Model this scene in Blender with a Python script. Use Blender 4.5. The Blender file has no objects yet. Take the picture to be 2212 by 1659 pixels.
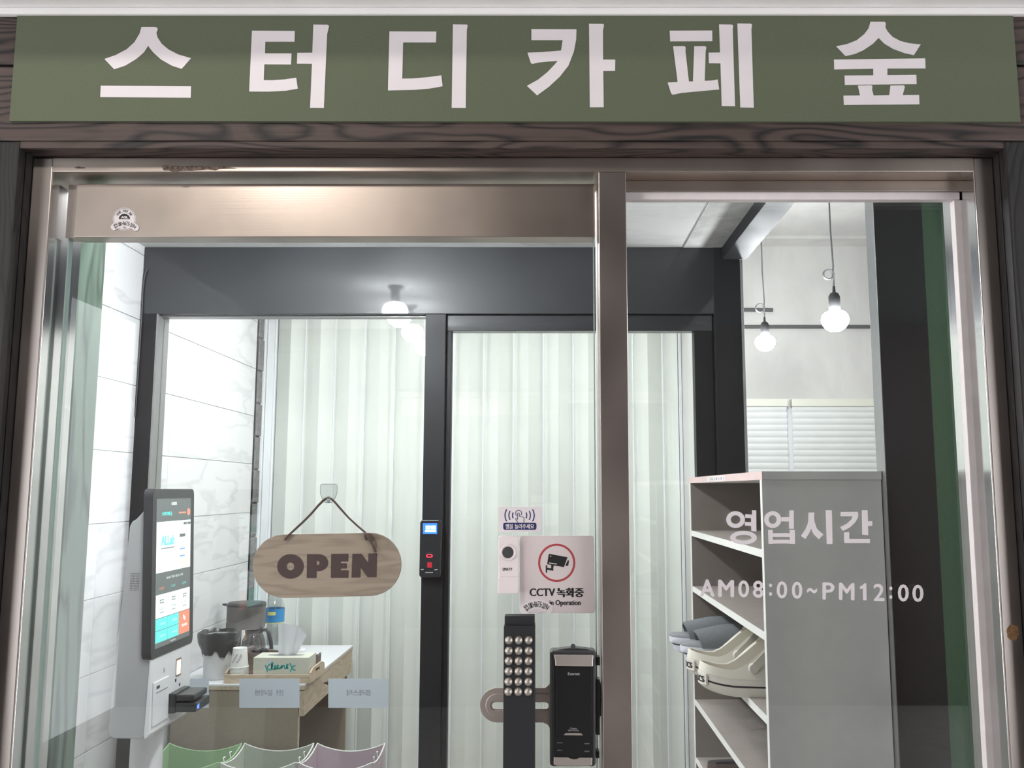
import bpy, bmesh, math, random
from mathutils import Vector, Matrix, noise

random.seed(7)
SC = bpy.context.scene
COL = SC.collection

# ------------------------------------------------------------------ camera
FPX, PX, PY, CH = 1890.0, 1175.0, 829.5, 1.5          # focal length and principal point in pixels of the 2212x1659 frame, eye height
PITCH = math.radians(6.94)
CP, SP = math.cos(PITCH), math.sin(PITCH)
cam = bpy.data.cameras.new('camera')
cam.sensor_width = 36.0
cam.lens = 36.0 * FPX / 2212.0
cam.shift_x = (1106.0 - PX) / 2212.0
cam.shift_y = 0.0
cam.clip_start = 0.02
camo = bpy.data.objects.new('camera', cam)
camo.location = (0, 0, CH)
camo.rotation_euler = (math.pi / 2 + PITCH, 0, 0)
COL.objects.link(camo)
SC.camera = camo

# ------------------------------------------------------------------ world, exposure
w = bpy.data.worlds.new('world'); SC.world = w; w.use_nodes = True
w.node_tree.nodes['Background'].inputs[0].default_value = (0.93, 0.96, 1.0, 1)
w.node_tree.nodes['Background'].inputs[1].default_value = 2.35
SC.view_settings.view_transform = 'Standard'
SC.view_settings.look = 'None'
SC.view_settings.exposure = 0.48
SC.view_settings.gamma = 1.0
SC.view_settings.use_curve_mapping = False
SC.cycles.transparent_max_bounces = 14
SC.cycles.max_bounces = 6
SC.cycles.diffuse_bounces = 3
SC.cycles.glossy_bounces = 3
SC.cycles.transmission_bounces = 4
SC.cycles.use_adaptive_sampling = True
SC.cycles.adaptive_threshold = 0.045
SC.cycles.sample_clamp_indirect = 4.0
SC.cycles.caustics_reflective = False
SC.cycles.caustics_refractive = False

# lamp strengths (the lamps themselves are built further down)
E_VEST = 180.0      # vestibule bulbs
E_ROOM = 280.0      # right-hand room bulbs
E_FILL = 12.0      # unseen fill panels added to light the inner room
E_CORR = 60.0       # round lamps on the corridor ceiling

# ------------------------------------------------------------------ helpers
def at(u, v, Y):
    a = (u - PX) / FPX; b = -(v - PY) / FPX
    t = Y / (CP - b * SP)
    return Vector((t * a, Y, CH + t * (SP + b * CP)))
def atX(u, v, X):
    a = (u - PX) / FPX; b = -(v - PY) / FPX
    t = X / a
    return Vector((X, t * (CP - b * SP), CH + t * (SP + b * CP)))
def zat(v, Y): return at(PX, v, Y).z
def xat(u, Y, v=1063): return at(u, v, Y).x
def crop(x0, y0, s): return lambda x, y: (x0 + x / s, y0 + y / s)

ORG = {}
def org(o):
    v = Vector((0, 0, 0))
    while o is not None:
        v += Vector(o.location); o = o.parent
    return v
def tag(o, label=None, cat=None, group=None, kind=None):
    if label: o['label'] = label
    if cat: o['category'] = cat
    if group: o['group'] = group
    if kind: o['kind'] = kind
    return o
def thing(name, label, cat, loc=(0, 0, 0), group=None, kind=None, rot=(0, 0, 0)):
    o = bpy.data.objects.new(name, None); COL.objects.link(o)
    o.empty_display_size = 0.05
    o.location = loc; o.rotation_euler = rot
    return tag(o, label, cat, group, kind)
def mk(name, verts, faces, mat, parent=None, smooth=False, local=False, kind=None, base=False, label=None, bevel=0.0, seg=2):
    """one mesh object; verts are world coordinates unless local (then in the parent's space)"""
    off = Vector((0, 0, 0))
    vs = [Vector(v) for v in verts]
    loc = Vector((0, 0, 0))
    if parent is not None and not local: off = org(parent)
    if base:
        mn = [min(v[i] for v in vs) for i in range(3)]; mx = [max(v[i] for v in vs) for i in range(3)]
        loc = Vector(((mn[0] + mx[0]) / 2, (mn[1] + mx[1]) / 2, mn[2])) - off
    me = bpy.data.meshes.new(name)
    me.from_pydata([tuple(v - off - loc) for v in vs], [], [tuple(f) for f in faces])
    if bevel > 0:
        bm = bmesh.new(); bm.from_mesh(me)
        bmesh.ops.recalc_face_normals(bm, faces=bm.faces)
        es = [e for e in bm.edges if len(e.link_faces) == 2 and e.calc_face_angle(0) > 0.6]
        bmesh.ops.bevel(bm, geom=es, offset=bevel, segments=seg, profile=0.6, affect='EDGES', clamp_overlap=True)
        bm.to_mesh(me); bm.free()
    else:
        bm = bmesh.new(); bm.from_mesh(me)
        bmesh.ops.recalc_face_normals(bm, faces=bm.faces)
        bm.to_mesh(me); bm.free()
    if smooth:
        me.shade_smooth()
        try: me.set_sharp_from_angle(angle=math.radians(40))
        except Exception: pass
    me.materials.append(mat)
    o = bpy.data.objects.new(name, me); COL.objects.link(o)
    o.location = loc
    if parent is not None: o.parent = parent
    if kind: o['kind'] = kind
    if label: o['label'] = label
    return o
def boxv(x0, x1, y0, y1, z0, z1):
    v = [(x0, y0, z0), (x1, y0, z0), (x1, y1, z0), (x0, y1, z0), (x0, y0, z1), (x1, y0, z1), (x1, y1, z1), (x0, y1, z1)]
    f = [(0, 3, 2, 1), (4, 5, 6, 7), (0, 1, 5, 4), (1, 2, 6, 5), (2, 3, 7, 6), (3, 0, 4, 7)]
    return v, f
def box(name, x0, x1, y0, y1, z0, z1, mat, parent=None, bevel=0.0, seg=2, **k):
    v, f = boxv(x0, x1, y0, y1, z0, z1)
    return mk(name, v, f, mat, parent, bevel=bevel, seg=seg, **k)
def join(*vf):
    V, F = [], []
    for v, f in vf:
        n = len(V); V += list(v); F += [tuple(i + n for i in q) for q in f]
    return V, F
def prism(pts, d):
    """closed polygon of 3-D points pushed along d"""
    n = len(pts); d = Vector(d)
    V = [Vector(p) for p in pts] + [Vector(p) + d for p in pts]
    F = [tuple(range(n)), tuple(range(2 * n - 1, n - 1, -1))] + [(i, (i + 1) % n, n + (i + 1) % n, n + i) for i in range(n)]
    return V, F
def pxpoly(pts, Y, thick):
    return prism([at(u, v, Y) for u, v in pts], (0, thick, 0))
def ringv(outer, inner, d):
    """ring between two equal-count loops pushed along d"""
    n = len(outer); d = Vector(d)
    V = [Vector(p) for p in outer] + [Vector(p) for p in inner] + [Vector(p) + d for p in outer] + [Vector(p) + d for p in inner]
    F = []
    for i in range(n):
        j = (i + 1) % n
        F += [(i, j, n + j, n + i), (2 * n + i, 3 * n + i, 3 * n + j, 2 * n + j), (i, 2 * n + i, 2 * n + j, j), (n + i, n + j, 3 * n + j, 3 * n + i)]
    return V, F
def ell(cx, cy, rx, ry, n=32, a0=0.0, a1=2 * math.pi, closed=True):
    m = n if closed else n - 1
    return [(cx + rx * math.cos(a0 + (a1 - a0) * i / m), cy + ry * math.sin(a0 + (a1 - a0) * i / m)) for i in range(n)]
def rrect(x0, y0, x1, y1, r, n=5):
    p = []
    for cx, cy, a in ((x1 - r, y0 + r, -90), (x1 - r, y1 - r, 0), (x0 + r, y1 - r, 90), (x0 + r, y0 + r, 180)):
        for i in range(n + 1):
            t = math.radians(a + 90 * i / n); p.append((cx + r * math.cos(t), cy + r * math.sin(t)))
    return p
def tube(pts, r, n=8, closed=False, flat=1.0):
    P = [Vector(p) for p in pts]; m = len(P)
    rs = r if isinstance(r, (list, tuple)) else [r] * m
    V, F = [], []
    up = Vector((0, 0, 1)); prev = None
    for i in range(m):
        if closed: t = (P[(i + 1) % m] - P[i - 1]).normalized()
        else: t = (P[min(i + 1, m - 1)] - P[max(i - 1, 0)]).normalized()
        if prev is None:
            a = up if abs(t.z) < 0.9 else Vector((1, 0, 0))
            s = t.cross(a).normalized()
        else:
            s = (prev - t * prev.dot(t))
            s = s.normalized() if s.length > 1e-6 else t.orthogonal().normalized()
        prev = s; b = t.cross(s)
        for k in range(n):
            an = 2 * math.pi * k / n
            V.append(P[i] + s * (rs[i] * math.cos(an)) + b * (rs[i] * flat * math.sin(an)))
    for i in range(m if closed else m - 1):
        j = (i + 1) % m
        for k in range(n):
            l = (k + 1) % n
            F.append((i * n + k, i * n + l, j * n + l, j * n + k))
    if not closed:
        F.append(tuple(range(n - 1, -1, -1))); F.append(tuple((m - 1) * n + k for k in range(n)))
    return V, F
def lathe(prof, c, n=24, axis='z', cap=True):
    """prof: (radius, height) from base up, turned about a line through c"""
    V, F = [], []; c = Vector(c)
    for r, h in prof:
        for k in range(n):
            a = 2 * math.pi * k / n
            if axis == 'z': p = Vector((r * math.cos(a), r * math.sin(a), h))
            elif axis == 'y': p = Vector((r * math.cos(a), h, r * math.sin(a)))
            else: p = Vector((h, r * math.cos(a), r * math.sin(a)))
            V.append(c + p)
    m = len(prof)
    for i in range(m - 1):
        for k in range(n):
            l = (k + 1) % n
            F.append((i * n + k, i * n + l, (i + 1) * n + l, (i + 1) * n + k))
    if cap:
        if prof[0][0] > 1e-5: F.append(tuple(range(n - 1, -1, -1)))
        if prof[-1][0] > 1e-5: F.append(tuple((m - 1) * n + k for k in range(n)))
    return V, F
def loft(rings, cap0=True, cap1=True):
    n = len(rings[0]); V = [Vector(p) for r in rings for p in r]; F = []
    for i in range(len(rings) - 1):
        for k in range(n):
            l = (k + 1) % n
            F.append((i * n + k, i * n + l, (i + 1) * n + l, (i + 1) * n + k))
    if cap0: F.append(tuple(range(n - 1, -1, -1)))
    if cap1: F.append(tuple((len(rings) - 1) * n + k for k in range(n)))
    return V, F

# ---- lettering: outline of the built-in font fitted into a box
TXT = {}
TMP = bpy.data.scenes.new('lettering_workspace')      # letters are outlined here, away from the scene
def glyphs(s, bold=0.0, res=3):
    k = (s, bold)
    if k in TXT: return TXT[k]
    cu = bpy.data.curves.new('t', 'FONT'); cu.body = s; cu.offset = bold; cu.resolution_u = res; cu.fill_mode = 'FRONT'
    ob = bpy.data.objects.new('t', cu)
    TMP.collection.objects.link(ob)
    TMP.view_layers[0].update()
    me = bpy.data.meshes.new_from_object(ob.evaluated_get(TMP.view_layers[0].depsgraph))
    vs = [(v.co.x, v.co.y) for v in me.vertices]; fs = [tuple(p.vertices) for p in me.polygons]
    bpy.data.objects.remove(ob); bpy.data.curves.remove(cu); bpy.data.meshes.remove(me)
    x0 = min(v[0] for v in vs); x1 = max(v[0] for v in vs); y0 = min(v[1] for v in vs); y1 = max(v[1] for v in vs)
    vs = [((x - x0) / (x1 - x0), (y - y0) / (y1 - y0)) for x, y in vs]
    TXT[k] = (vs, fs)
    return TXT[k]
def text_map(name, s, fn, mat, parent, bold=0.0, **k):
    vs, fs = glyphs(s)
    V, F = [], []
    shifts = [(0, 0)] if not bold else [(-bold, 0), (bold, 0), (0, 0), (0, -bold * 0.6), (0, bold * 0.6)]
    nrm = (fn(1, 0) - fn(0, 0)).cross(fn(0, 1) - fn(0, 0)).normalized()
    for i, (dx, dy) in enumerate(shifts):
        n = len(V); V += [fn((x + dx + bold) / (1 + 2 * bold), (y + dy + bold * .6) / (1 + 1.2 * bold)) + nrm * (0.00004 * i) for x, y in vs]; F += [tuple(j + n for j in q) for q in fs]
    return mk(name, V, F, mat, parent, **k)
def text_px(name, s, q, Y, mat, parent, bold=0.0, **k):
    """q: (left, top, right, bottom) or four corners tl, tr, br, bl in photograph pixels, on the plane at depth Y"""
    if len(q) == 4 and not isinstance(q[0], (tuple, list)):
        l, t, r, b = q; q = ((l, t), (r, t), (r, b), (l, b))
    def fn(x, y):
        tu = q[0][0] + (q[1][0] - q[0][0]) * x; tv = q[0][1] + (q[1][1] - q[0][1]) * x
        bu = q[3][0] + (q[2][0] - q[3][0]) * x; bv = q[3][1] + (q[2][1] - q[3][1]) * x
        return at(bu + (tu - bu) * y, bv + (tv - bv) * y, Y)
    return text_map(name, s, fn, mat, parent, bold, **k)
def rot_box(cx, cy, w_, h_, ang):
    """corners tl,tr,br,bl of a box turned by ang (radians, clockwise on screen)"""
    c, s = math.cos(ang), math.sin(ang)
    return tuple((cx + x * c - y * s, cy + x * s + y * c) for x, y in ((-w_ / 2, -h_ / 2), (w_ / 2, -h_ / 2), (w_ / 2, h_ / 2), (-w_ / 2, h_ / 2)))

# ------------------------------------------------------------------ materials
MAT = {}
def lin(r, g, b): return tuple(((c / 255) / 12.92 if c / 255 <= 0.04045 else ((c / 255 + 0.055) / 1.055) ** 2.4) for c in (r, g, b))
def newmat(name):
    m = bpy.data.materials.new(name); m.use_nodes = True
    nt = m.node_tree; bs = nt.nodes['Principled BSDF']
    MAT[name] = m
    return m, nt, bs
def plain(name, rgb, rough=0.6, metal=0.0, var=0.06, scale=30.0, bump=0.0, spec=0.5, coat=0.0, trans=0.0, alpha=1.0, stretch=(1, 1, 1)):
    m, nt, bs = newmat(name)
    c = lin(*rgb)
    tc = nt.nodes.new('ShaderNodeTexCoord'); mp = nt.nodes.new('ShaderNodeMapping'); mp.inputs['Scale'].default_value = stretch
    nz = nt.nodes.new('ShaderNodeTexNoise'); nz.inputs['Scale'].default_value = scale; nz.inputs['Detail'].default_value = 4
    rp = nt.nodes.new('ShaderNodeValToRGB')
    lo = [max(0, x * (1 - var)) for x in c]; hi = [min(1, x * (1 + var)) for x in c]
    rp.color_ramp.elements[0].position = 0.3; rp.color_ramp.elements[1].position = 0.7
    rp.color_ramp.elements[0].color = (*lo, 1); rp.color_ramp.elements[1].color = (*hi, 1)
    nt.links.new(tc.outputs['Object'], mp.inputs[0]); nt.links.new(mp.outputs[0], nz.inputs['Vector'])
    nt.links.new(nz.outputs['Fac'], rp.inputs[0]); nt.links.new(rp.outputs[0], bs.inputs['Base Color'])
    bs.inputs['Roughness'].default_value = rough; bs.inputs['Metallic'].default_value = metal
    bs.inputs['Specular IOR Level'].default_value = spec; bs.inputs['Coat Weight'].default_value = coat
    bs.inputs['Transmission Weight'].default_value = trans; bs.inputs['Alpha'].default_value = alpha
    if bump:
        bp = nt.nodes.new('ShaderNodeBump'); bp.inputs['Strength'].default_value = bump; bp.inputs['Distance'].default_value = 0.002
        nt.links.new(nz.outputs['Fac'], bp.inputs['Height']); nt.links.new(bp.outputs[0], bs.inputs['Normal'])
    return m
def emit(name, rgb, s):
    m, nt, bs = newmat(name)
    c = lin(*rgb); bs.inputs['Base Color'].default_value = (*c, 1)
    bs.inputs['Emission Color'].default_value = (*c, 1); bs.inputs['Emission Strength'].default_value = s
    if s < 9: m.cycles.emission_sampling = 'NONE'
    return m
def wood(name, dark, light, axis='x', scale=1.0, rough=0.6, bump=0.3, rings=14.0, contrast=(0.25, 0.75)):
    """grain along one axis: stretched noise bends thin bands"""
    m, nt, bs = newmat(name)
    tc = nt.nodes.new('ShaderNodeTexCoord'); mp = nt.nodes.new('ShaderNodeMapping')
    st = {'x': (0.7, 4, 4), 'y': (4, 0.7, 4), 'z': (4, 4, 0.7)}[axis]
    mp.inputs['Scale'].default_value = tuple(q * scale for q in st)
    nz = nt.nodes.new('ShaderNodeTexNoise'); nz.inputs['Scale'].default_value = 3.0; nz.inputs['Detail'].default_value = 2; nz.inputs['Roughness'].default_value = 0.45
    mul = nt.nodes.new('ShaderNodeMath'); mul.operation = 'MULTIPLY'; mul.inputs[1].default_value = rings
    fr = nt.nodes.new('ShaderNodeMath'); fr.operation = 'PINGPONG'; fr.inputs[1].default_value = 0.5
    rp = nt.nodes.new('ShaderNodeValToRGB')
    rp.color_ramp.elements[0].position = 0.0; rp.color_ramp.elements[1].position = 0.32
    rp.color_ramp.elements[0].color = (0, 0, 0, 1); rp.color_ramp.elements[1].color = (1, 1, 1, 1)
    mp2 = nt.nodes.new('ShaderNodeMapping'); st2 = {'x': (6, 160, 160), 'y': (160, 6, 160), 'z': (160, 160, 6)}[axis]
    mp2.inputs['Scale'].default_value = tuple(q * scale for q in st2)
    nz2 = nt.nodes.new('ShaderNodeTexNoise'); nz2.inputs['Scale'].default_value = 1.0; nz2.inputs['Detail'].default_value = 3
    mx = nt.nodes.new('ShaderNodeMath'); mx.operation = 'MULTIPLY'
    ad = nt.nodes.new('ShaderNodeMath'); ad.operation = 'MULTIPLY_ADD'; ad.inputs[1].default_value = 0.55; 
    cr = nt.nodes.new('ShaderNodeValToRGB')
    cr.color_ramp.elements[0].position = contrast[0]; cr.color_ramp.elements[1].position = contrast[1]
    cr.color_ramp.elements[0].color = (*lin(*dark), 1); cr.color_ramp.elements[1].color = (*lin(*light), 1)
    L = nt.links.new
    L(tc.outputs['Object'], mp.inputs[0]); L(mp.outputs[0], nz.inputs['Vector']); L(nz.outputs['Fac'], mul.inputs[0]); L(mul.outputs[0], fr.inputs[0])
    L(fr.outputs[0], rp.inputs[0]); L(tc.outputs['Object'], mp2.inputs[0]); L(mp2.outputs[0], nz2.inputs['Vector'])
    L(rp.outputs[0], ad.inputs[0]); 
    sc = nt.nodes.new('ShaderNodeMath'); sc.operation = 'MULTIPLY'; sc.inputs[1].default_value = 0.5
    L(nz2.outputs['Fac'], sc.inputs[0]); L(sc.outputs[0], ad.inputs[2]); L(ad.outputs[0], cr.inputs[0]); L(cr.outputs[0], bs.inputs['Base Color'])
    bs.inputs['Roughness'].default_value = rough
    if bump:
        bp = nt.nodes.new('ShaderNodeBump'); bp.inputs['Strength'].default_value = bump; bp.inputs['Distance'].default_value = 0.001
        L(ad.outputs[0], bp.inputs['Height']); L(bp.outputs[0], bs.inputs['Normal'])
    return m
def brushed(name, rgb, rough=0.34, axis='x', strength=0.12, metal=1.0):
    m, nt, bs = newmat(name)
    c = lin(*rgb)
    tc = nt.nodes.new('ShaderNodeTexCoord'); mp = nt.nodes.new('ShaderNodeMapping')
    mp.inputs['Scale'].default_value = {'x': (3, 700, 700), 'z': (700, 700, 3), 'y': (700, 3, 700)}[axis]
    nz = nt.nodes.new('ShaderNodeTexNoise'); nz.inputs['Scale'].default_value = 1.0; nz.inputs['Detail'].default_value = 3
    nb = nt.nodes.new('ShaderNodeTexNoise'); nb.inputs['Scale'].default_value = 5.0; nb.inputs['Detail'].default_value = 3
    mr = nt.nodes.new('ShaderNodeMapRange'); mr.inputs['To Min'].default_value = rough * 0.75; mr.inputs['To Max'].default_value = rough * 1.3
    rp = nt.nodes.new('ShaderNodeValToRGB'); rp.color_ramp.elements[0].position = 0.35; rp.color_ramp.elements[1].position = 0.65
    rp.color_ramp.elements[0].color = (*[x * 0.9 for x in c], 1); rp.color_ramp.elements[1].color = (*[min(1, x * 1.07) for x in c], 1)
    bp = nt.nodes.new('ShaderNodeBump'); bp.inputs['Strength'].default_value = strength; bp.inputs['Distance'].default_value = 0.0004
    L = nt.links.new
    L(tc.outputs['Object'], mp.inputs[0]); L(mp.outputs[0], nz.inputs['Vector']); L(tc.outputs['Object'], nb.inputs['Vector'])
    L(nz.outputs['Fac'], bp.inputs['Height']); L(bp.outputs[0], bs.inputs['Normal'])
    L(nb.outputs['Fac'], mr.inputs['Value']); L(mr.outputs[0], bs.inputs['Roughness']); L(nb.outputs['Fac'], rp.inputs[0]); L(rp.outputs[0], bs.inputs['Base Color'])
    bs.inputs['Metallic'].default_value = metal
    return m
def glass(name, tint=(0.975, 0.985, 0.98), f0=0.04, dirt=0.03, dirt_scale=3.0, rough=0.0):
    """clear pane: straight-through light plus a mirror share that grows at grazing angles, and thin smudges"""
    m, nt, bs = newmat(name); nt.nodes.remove(bs)
    out = nt.nodes['Material Output']; L = nt.links.new
    tr = nt.nodes.new('ShaderNodeBsdfTransparent'); tr.inputs[0].default_value = (*tint, 1)
    gl = nt.nodes.new('ShaderNodeBsdfGlossy'); gl.inputs['Roughness'].default_value = rough; gl.inputs[0].default_value = (1, 1, 1, 1)
    lw = nt.nodes.new('ShaderNodeLayerWeight'); lw.inputs[0].default_value = 0.5
    pw = nt.nodes.new('ShaderNodeMath'); pw.operation = 'POWER'; pw.inputs[1].default_value = 5.0
    ma = nt.nodes.new('ShaderNodeMath'); ma.operation = 'MULTIPLY_ADD'; ma.inputs[1].default_value = 1 - f0; ma.inputs[2].default_value = f0
    mix = nt.nodes.new('ShaderNodeMixShader')
    L(lw.outputs['Facing'], pw.inputs[0]); L(pw.outputs[0], ma.inputs[0]); L(ma.outputs[0], mix.inputs[0]); L(tr.outputs[0], mix.inputs[1]); L(gl.outputs[0], mix.inputs[2])
    if dirt > 0:
        tc = nt.nodes.new('ShaderNodeTexCoord'); nz = nt.nodes.new('ShaderNodeTexNoise'); nz.inputs['Scale'].default_value = dirt_scale; nz.inputs['Detail'].default_value = 6; nz.inputs['Distortion'].default_value = 0.6
        mr = nt.nodes.new('ShaderNodeMapRange'); mr.inputs['From Min'].default_value = 0.35; mr.inputs['From Max'].default_value = 0.8; mr.inputs['To Min'].default_value = dirt * 0.35; mr.inputs['To Max'].default_value = dirt * 2.0
        df = nt.nodes.new('ShaderNodeBsdfDiffuse'); df.inputs[0].default_value = (0.75, 0.77, 0.78, 1)
        tl = nt.nodes.new('ShaderNodeBsdfTranslucent'); tl.inputs[0].default_value = (0.75, 0.77, 0.78, 1)
        hz = nt.nodes.new('ShaderNodeMixShader'); hz.inputs[0].default_value = 0.5
        m2 = nt.nodes.new('ShaderNodeMixShader')
        L(tc.outputs['Object'], nz.inputs['Vector']); L(nz.outputs['Fac'], mr.inputs['Value']); L(mr.outputs[0], m2.inputs[0])
        L(df.outputs[0], hz.inputs[1]); L(tl.outputs[0], hz.inputs[2]); L(mix.outputs[0], m2.inputs[1]); L(hz.outputs[0], m2.inputs[2]); L(m2.outputs[0], out.inputs[0])
    else:
        L(mix.outputs[0], out.inputs[0])
    return m
def marble(name):
    m, nt, bs = newmat(name); L = nt.links.new
    tc = nt.nodes.new('ShaderNodeTexCoord'); oi = nt.nodes.new('ShaderNodeObjectInfo')
    ad = nt.nodes.new('ShaderNodeVectorMath'); ad.operation = 'ADD'
    sc = nt.nodes.new('ShaderNodeVectorMath'); sc.operation = 'SCALE'; sc.inputs[0].default_value = (3.1, 5.3, 7.7)
    L(oi.outputs['Random'], sc.inputs['Scale']); L(tc.outputs['Object'], ad.inputs[0]); L(sc.outputs[0], ad.inputs[1])
    mp = nt.nodes.new('ShaderNodeMapping'); mp.inputs['Rotation'].default_value = (0.9, 0, 0); mp.inputs['Scale'].default_value = (1, 1.0, 4.0)
    nz = nt.nodes.new('ShaderNodeTexNoise'); nz.inputs['Scale'].default_value = 1.7; nz.inputs['Detail'].default_value = 3; nz.inputs['Distortion'].default_value = 0.25
    pp = nt.nodes.new('ShaderNodeMath'); pp.operation = 'SUBTRACT'; pp.inputs[1].default_value = 0.5
    ab = nt.nodes.new('ShaderNodeMath'); ab.operation = 'ABSOLUTE'
    rp = nt.nodes.new('ShaderNodeValToRGB'); rp.color_ramp.elements[0].position = 0.0; rp.color_ramp.elements[1].position = 0.05
    rp.color_ramp.elements[0].color = (*lin(217, 217, 218), 1); rp.color_ramp.elements[1].color = (*lin(233, 233, 233), 1)
    L(ad.outputs[0], mp.inputs[0]); L(mp.outputs[0], nz.inputs['Vector']); L(nz.outputs['Fac'], pp.inputs[0]); L(pp.outputs[0], ab.inputs[0]); L(ab.outputs[0], rp.inputs[0]); L(rp.outputs[0], bs.inputs['Base Color'])
    bs.inputs['Roughness'].default_value = 0.22
    return m
def plaster(name, a, b, scale=4.0, rough=0.8, bump=0.25, stretch=(1, 1, 0.4)):
    m, nt, bs = newmat(name); L = nt.links.new
    tc = nt.nodes.new('ShaderNodeTexCoord'); mp = nt.nodes.new('ShaderNodeMapping'); mp.inputs['Scale'].default_value = stretch
    nz = nt.nodes.new('ShaderNodeTexNoise'); nz.inputs['Scale'].default_value = scale; nz.inputs['Detail'].default_value = 9; nz.inputs['Roughness'].default_value = 0.62; nz.inputs['Distortion'].default_value = 0.5
    rp = nt.nodes.new('ShaderNodeValToRGB'); rp.color_ramp.elements[0].position = 0.32; rp.color_ramp.elements[1].position = 0.6
    rp.color_ramp.elements[0].color = (*lin(*a), 1); rp.color_ramp.elements[1].color = (*lin(*b), 1)
    bp = nt.nodes.new('ShaderNodeBump'); bp.inputs['Strength'].default_value = bump; bp.inputs['Distance'].default_value = 0.004
    L(tc.outputs['Object'], mp.inputs[0]); L(mp.outputs[0], nz.inputs['Vector']); L(nz.outputs['Fac'], rp.inputs[0]); L(rp.outputs[0], bs.inputs['Base Color']); L(nz.outputs['Fac'], bp.inputs['Height']); L(bp.outputs[0], bs.inputs['Normal'])
    bs.inputs['Roughness'].default_value = rough
    return m

M_wood = wood('charred_wood', (23, 18, 17), (84, 68, 62), 'x', 1.0, 0.62, 0.5, 16.0, (0.25, 0.95))
M_woodv = wood('charred_wood_upright_shaded', (9, 8, 8), (34, 29, 27), 'z', 1.0, 0.62, 0.5, 16.0, (0.25, 0.95))  # darker copy of the timber; the casings' shade is put into the colour
M_green = plain('sign_green', (90, 96, 75), 0.75, 0, 0.05, 260, 0.12)
M_vinyl = plain('white_vinyl', (224, 215, 217), 0.5, 0, 0.02, 20)
M_steel = brushed('brushed_steel', (174, 162, 153), 0.36, 'x')
M_steelv = brushed('brushed_steel_upright', (178, 168, 162), 0.33, 'z')
M_steelb = brushed('lit_side_steel', (228, 228, 227), 0.13, 'z', 0.03)  # lighter steel: the interior's reflection is put into its colour
M_bead = plain('white_silicone', (232, 222, 220), 0.45, 0, 0.04, 40)
M_dark = plain('dark_gap', (34, 32, 32), 0.7, 0, 0.2, 60)
M_greenwood = wood('green_stained_wood', (40, 52, 43), (100, 118, 104), 'z', 0.9, 0.9, 0.2, 6.0, (0.1, 0.75))
M_greenwood.node_tree.nodes['Principled BSDF'].inputs['Specular IOR Level'].default_value = 0.12
M_greendark = plain('dark_green', (32, 54, 36), 0.85, 0, 0.12, 200, 0, 0.15)  # speckled green, darker than the left lining
M_white = plain('white_paint', (243, 240, 238), 0.7, 0, 0.03, 8, 0.05)
M_ceil = plaster('ceiling_plaster', (196, 196, 194), (226, 226, 225), 3.0, 0.85, 0.2, (1, 1, 1))
M_ceilg = plaster('grey_plaster', (176, 176, 174), (206, 205, 203), 9.0, 0.85, 0.4, (1, 1, 1))
M_concrete = plaster('painted_concrete', (196, 195, 192), (220, 219, 216), 1.6, 0.85, 0.15)
M_ceild = plain('dark_upper_ceiling', (84, 82, 80), 0.8, 0, 0.05, 6)
M_corr = plain('corridor_paint', (92, 79, 72), 0.8, 0, 0.05, 6)
M_floor = plain('grey_floor', (178, 172, 167), 0.5, 0, 0.1, 10)
M_tile = marble('marble_tile')
M_grout = plain('grout', (206, 206, 204), 0.9, 0, 0.06, 80)
M_brick = plain('grey_block', (112, 111, 108), 0.9, 0, 0.3, 45, 0.8)
M_mortar = plain('mortar', (74, 73, 72), 0.95, 0, 0.15, 60)
M_black = brushed('black_laminate', (28, 31, 35), 0.5, 'x', 0.12, 0.0)
bs_ = M_black.node_tree.nodes['Principled BSDF']; bs_.inputs['Coat Weight'].default_value = 0.7; bs_.inputs['Coat Roughness'].default_value = 0.04
M_blackv = brushed('black_laminate_upright', (24, 26, 29), 0.5, 'z', 0.15, 0.0)
M_blackv.node_tree.nodes['Principled BSDF'].inputs['Specular IOR Level'].default_value = 0.3
M_blackm = plain('black_matte', (15, 15, 16), 0.9, 0, 0.15, 120, 0, 0.08)
M_alu = plain('grey_aluminium', (150, 150, 150), 0.4, 0.6, 0.05, 60)
M_glass = glass('door_glass', (0.975, 0.985, 0.98), 0.045, 0.0)
M_glass2 = glass('inner_glass', (0.975, 0.985, 0.98), 0.045, 0.0)
M_edge = plain('polished_glass_edge', (196, 214, 208), 0.08, 0.2, 0.02, 10, 0, 0.8)
M_acc = plain('pvc_fold', (230, 233, 226), 0.45, 0, 0.02, 6)
M_accw = plain('pvc_white', (236, 238, 240), 0.4, 0, 0.02, 6)
M_bulb = emit('bulb_glow', (248, 251, 255), E_VEST)
M_bulb2 = emit('room_bulb_glow', (250, 252, 255), E_ROOM)
M_fill = emit('fill_panel_glow', (250, 252, 255), E_FILL)
M_lamp = emit('corridor_lamp_glow', (255, 248, 240), E_CORR)
M_cord = plain('grey_cord', (96, 96, 97), 0.6)
M_socket = plain('socket_plastic', (26, 26, 28), 0.6)
M_blind = plain('blind_slat', (240, 243, 241), 0.5, 0, 0.02, 8)
M_blindr = plain('blind_rail', (226, 227, 214), 0.5, 0, 0.02, 8)
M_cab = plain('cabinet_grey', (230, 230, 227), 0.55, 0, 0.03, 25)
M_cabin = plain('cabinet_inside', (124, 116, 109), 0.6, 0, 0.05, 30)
M_shelf = plain('shelf_board', (164, 155, 148), 0.55, 0, 0.05, 25)
M_cabed = plain('cabinet_edge_band', (236, 234, 228), 0.5, 0, 0.02, 25)
M_pink = plain('pale_pink_edge', (222, 196, 192), 0.5, 0, 0.03, 25)

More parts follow.
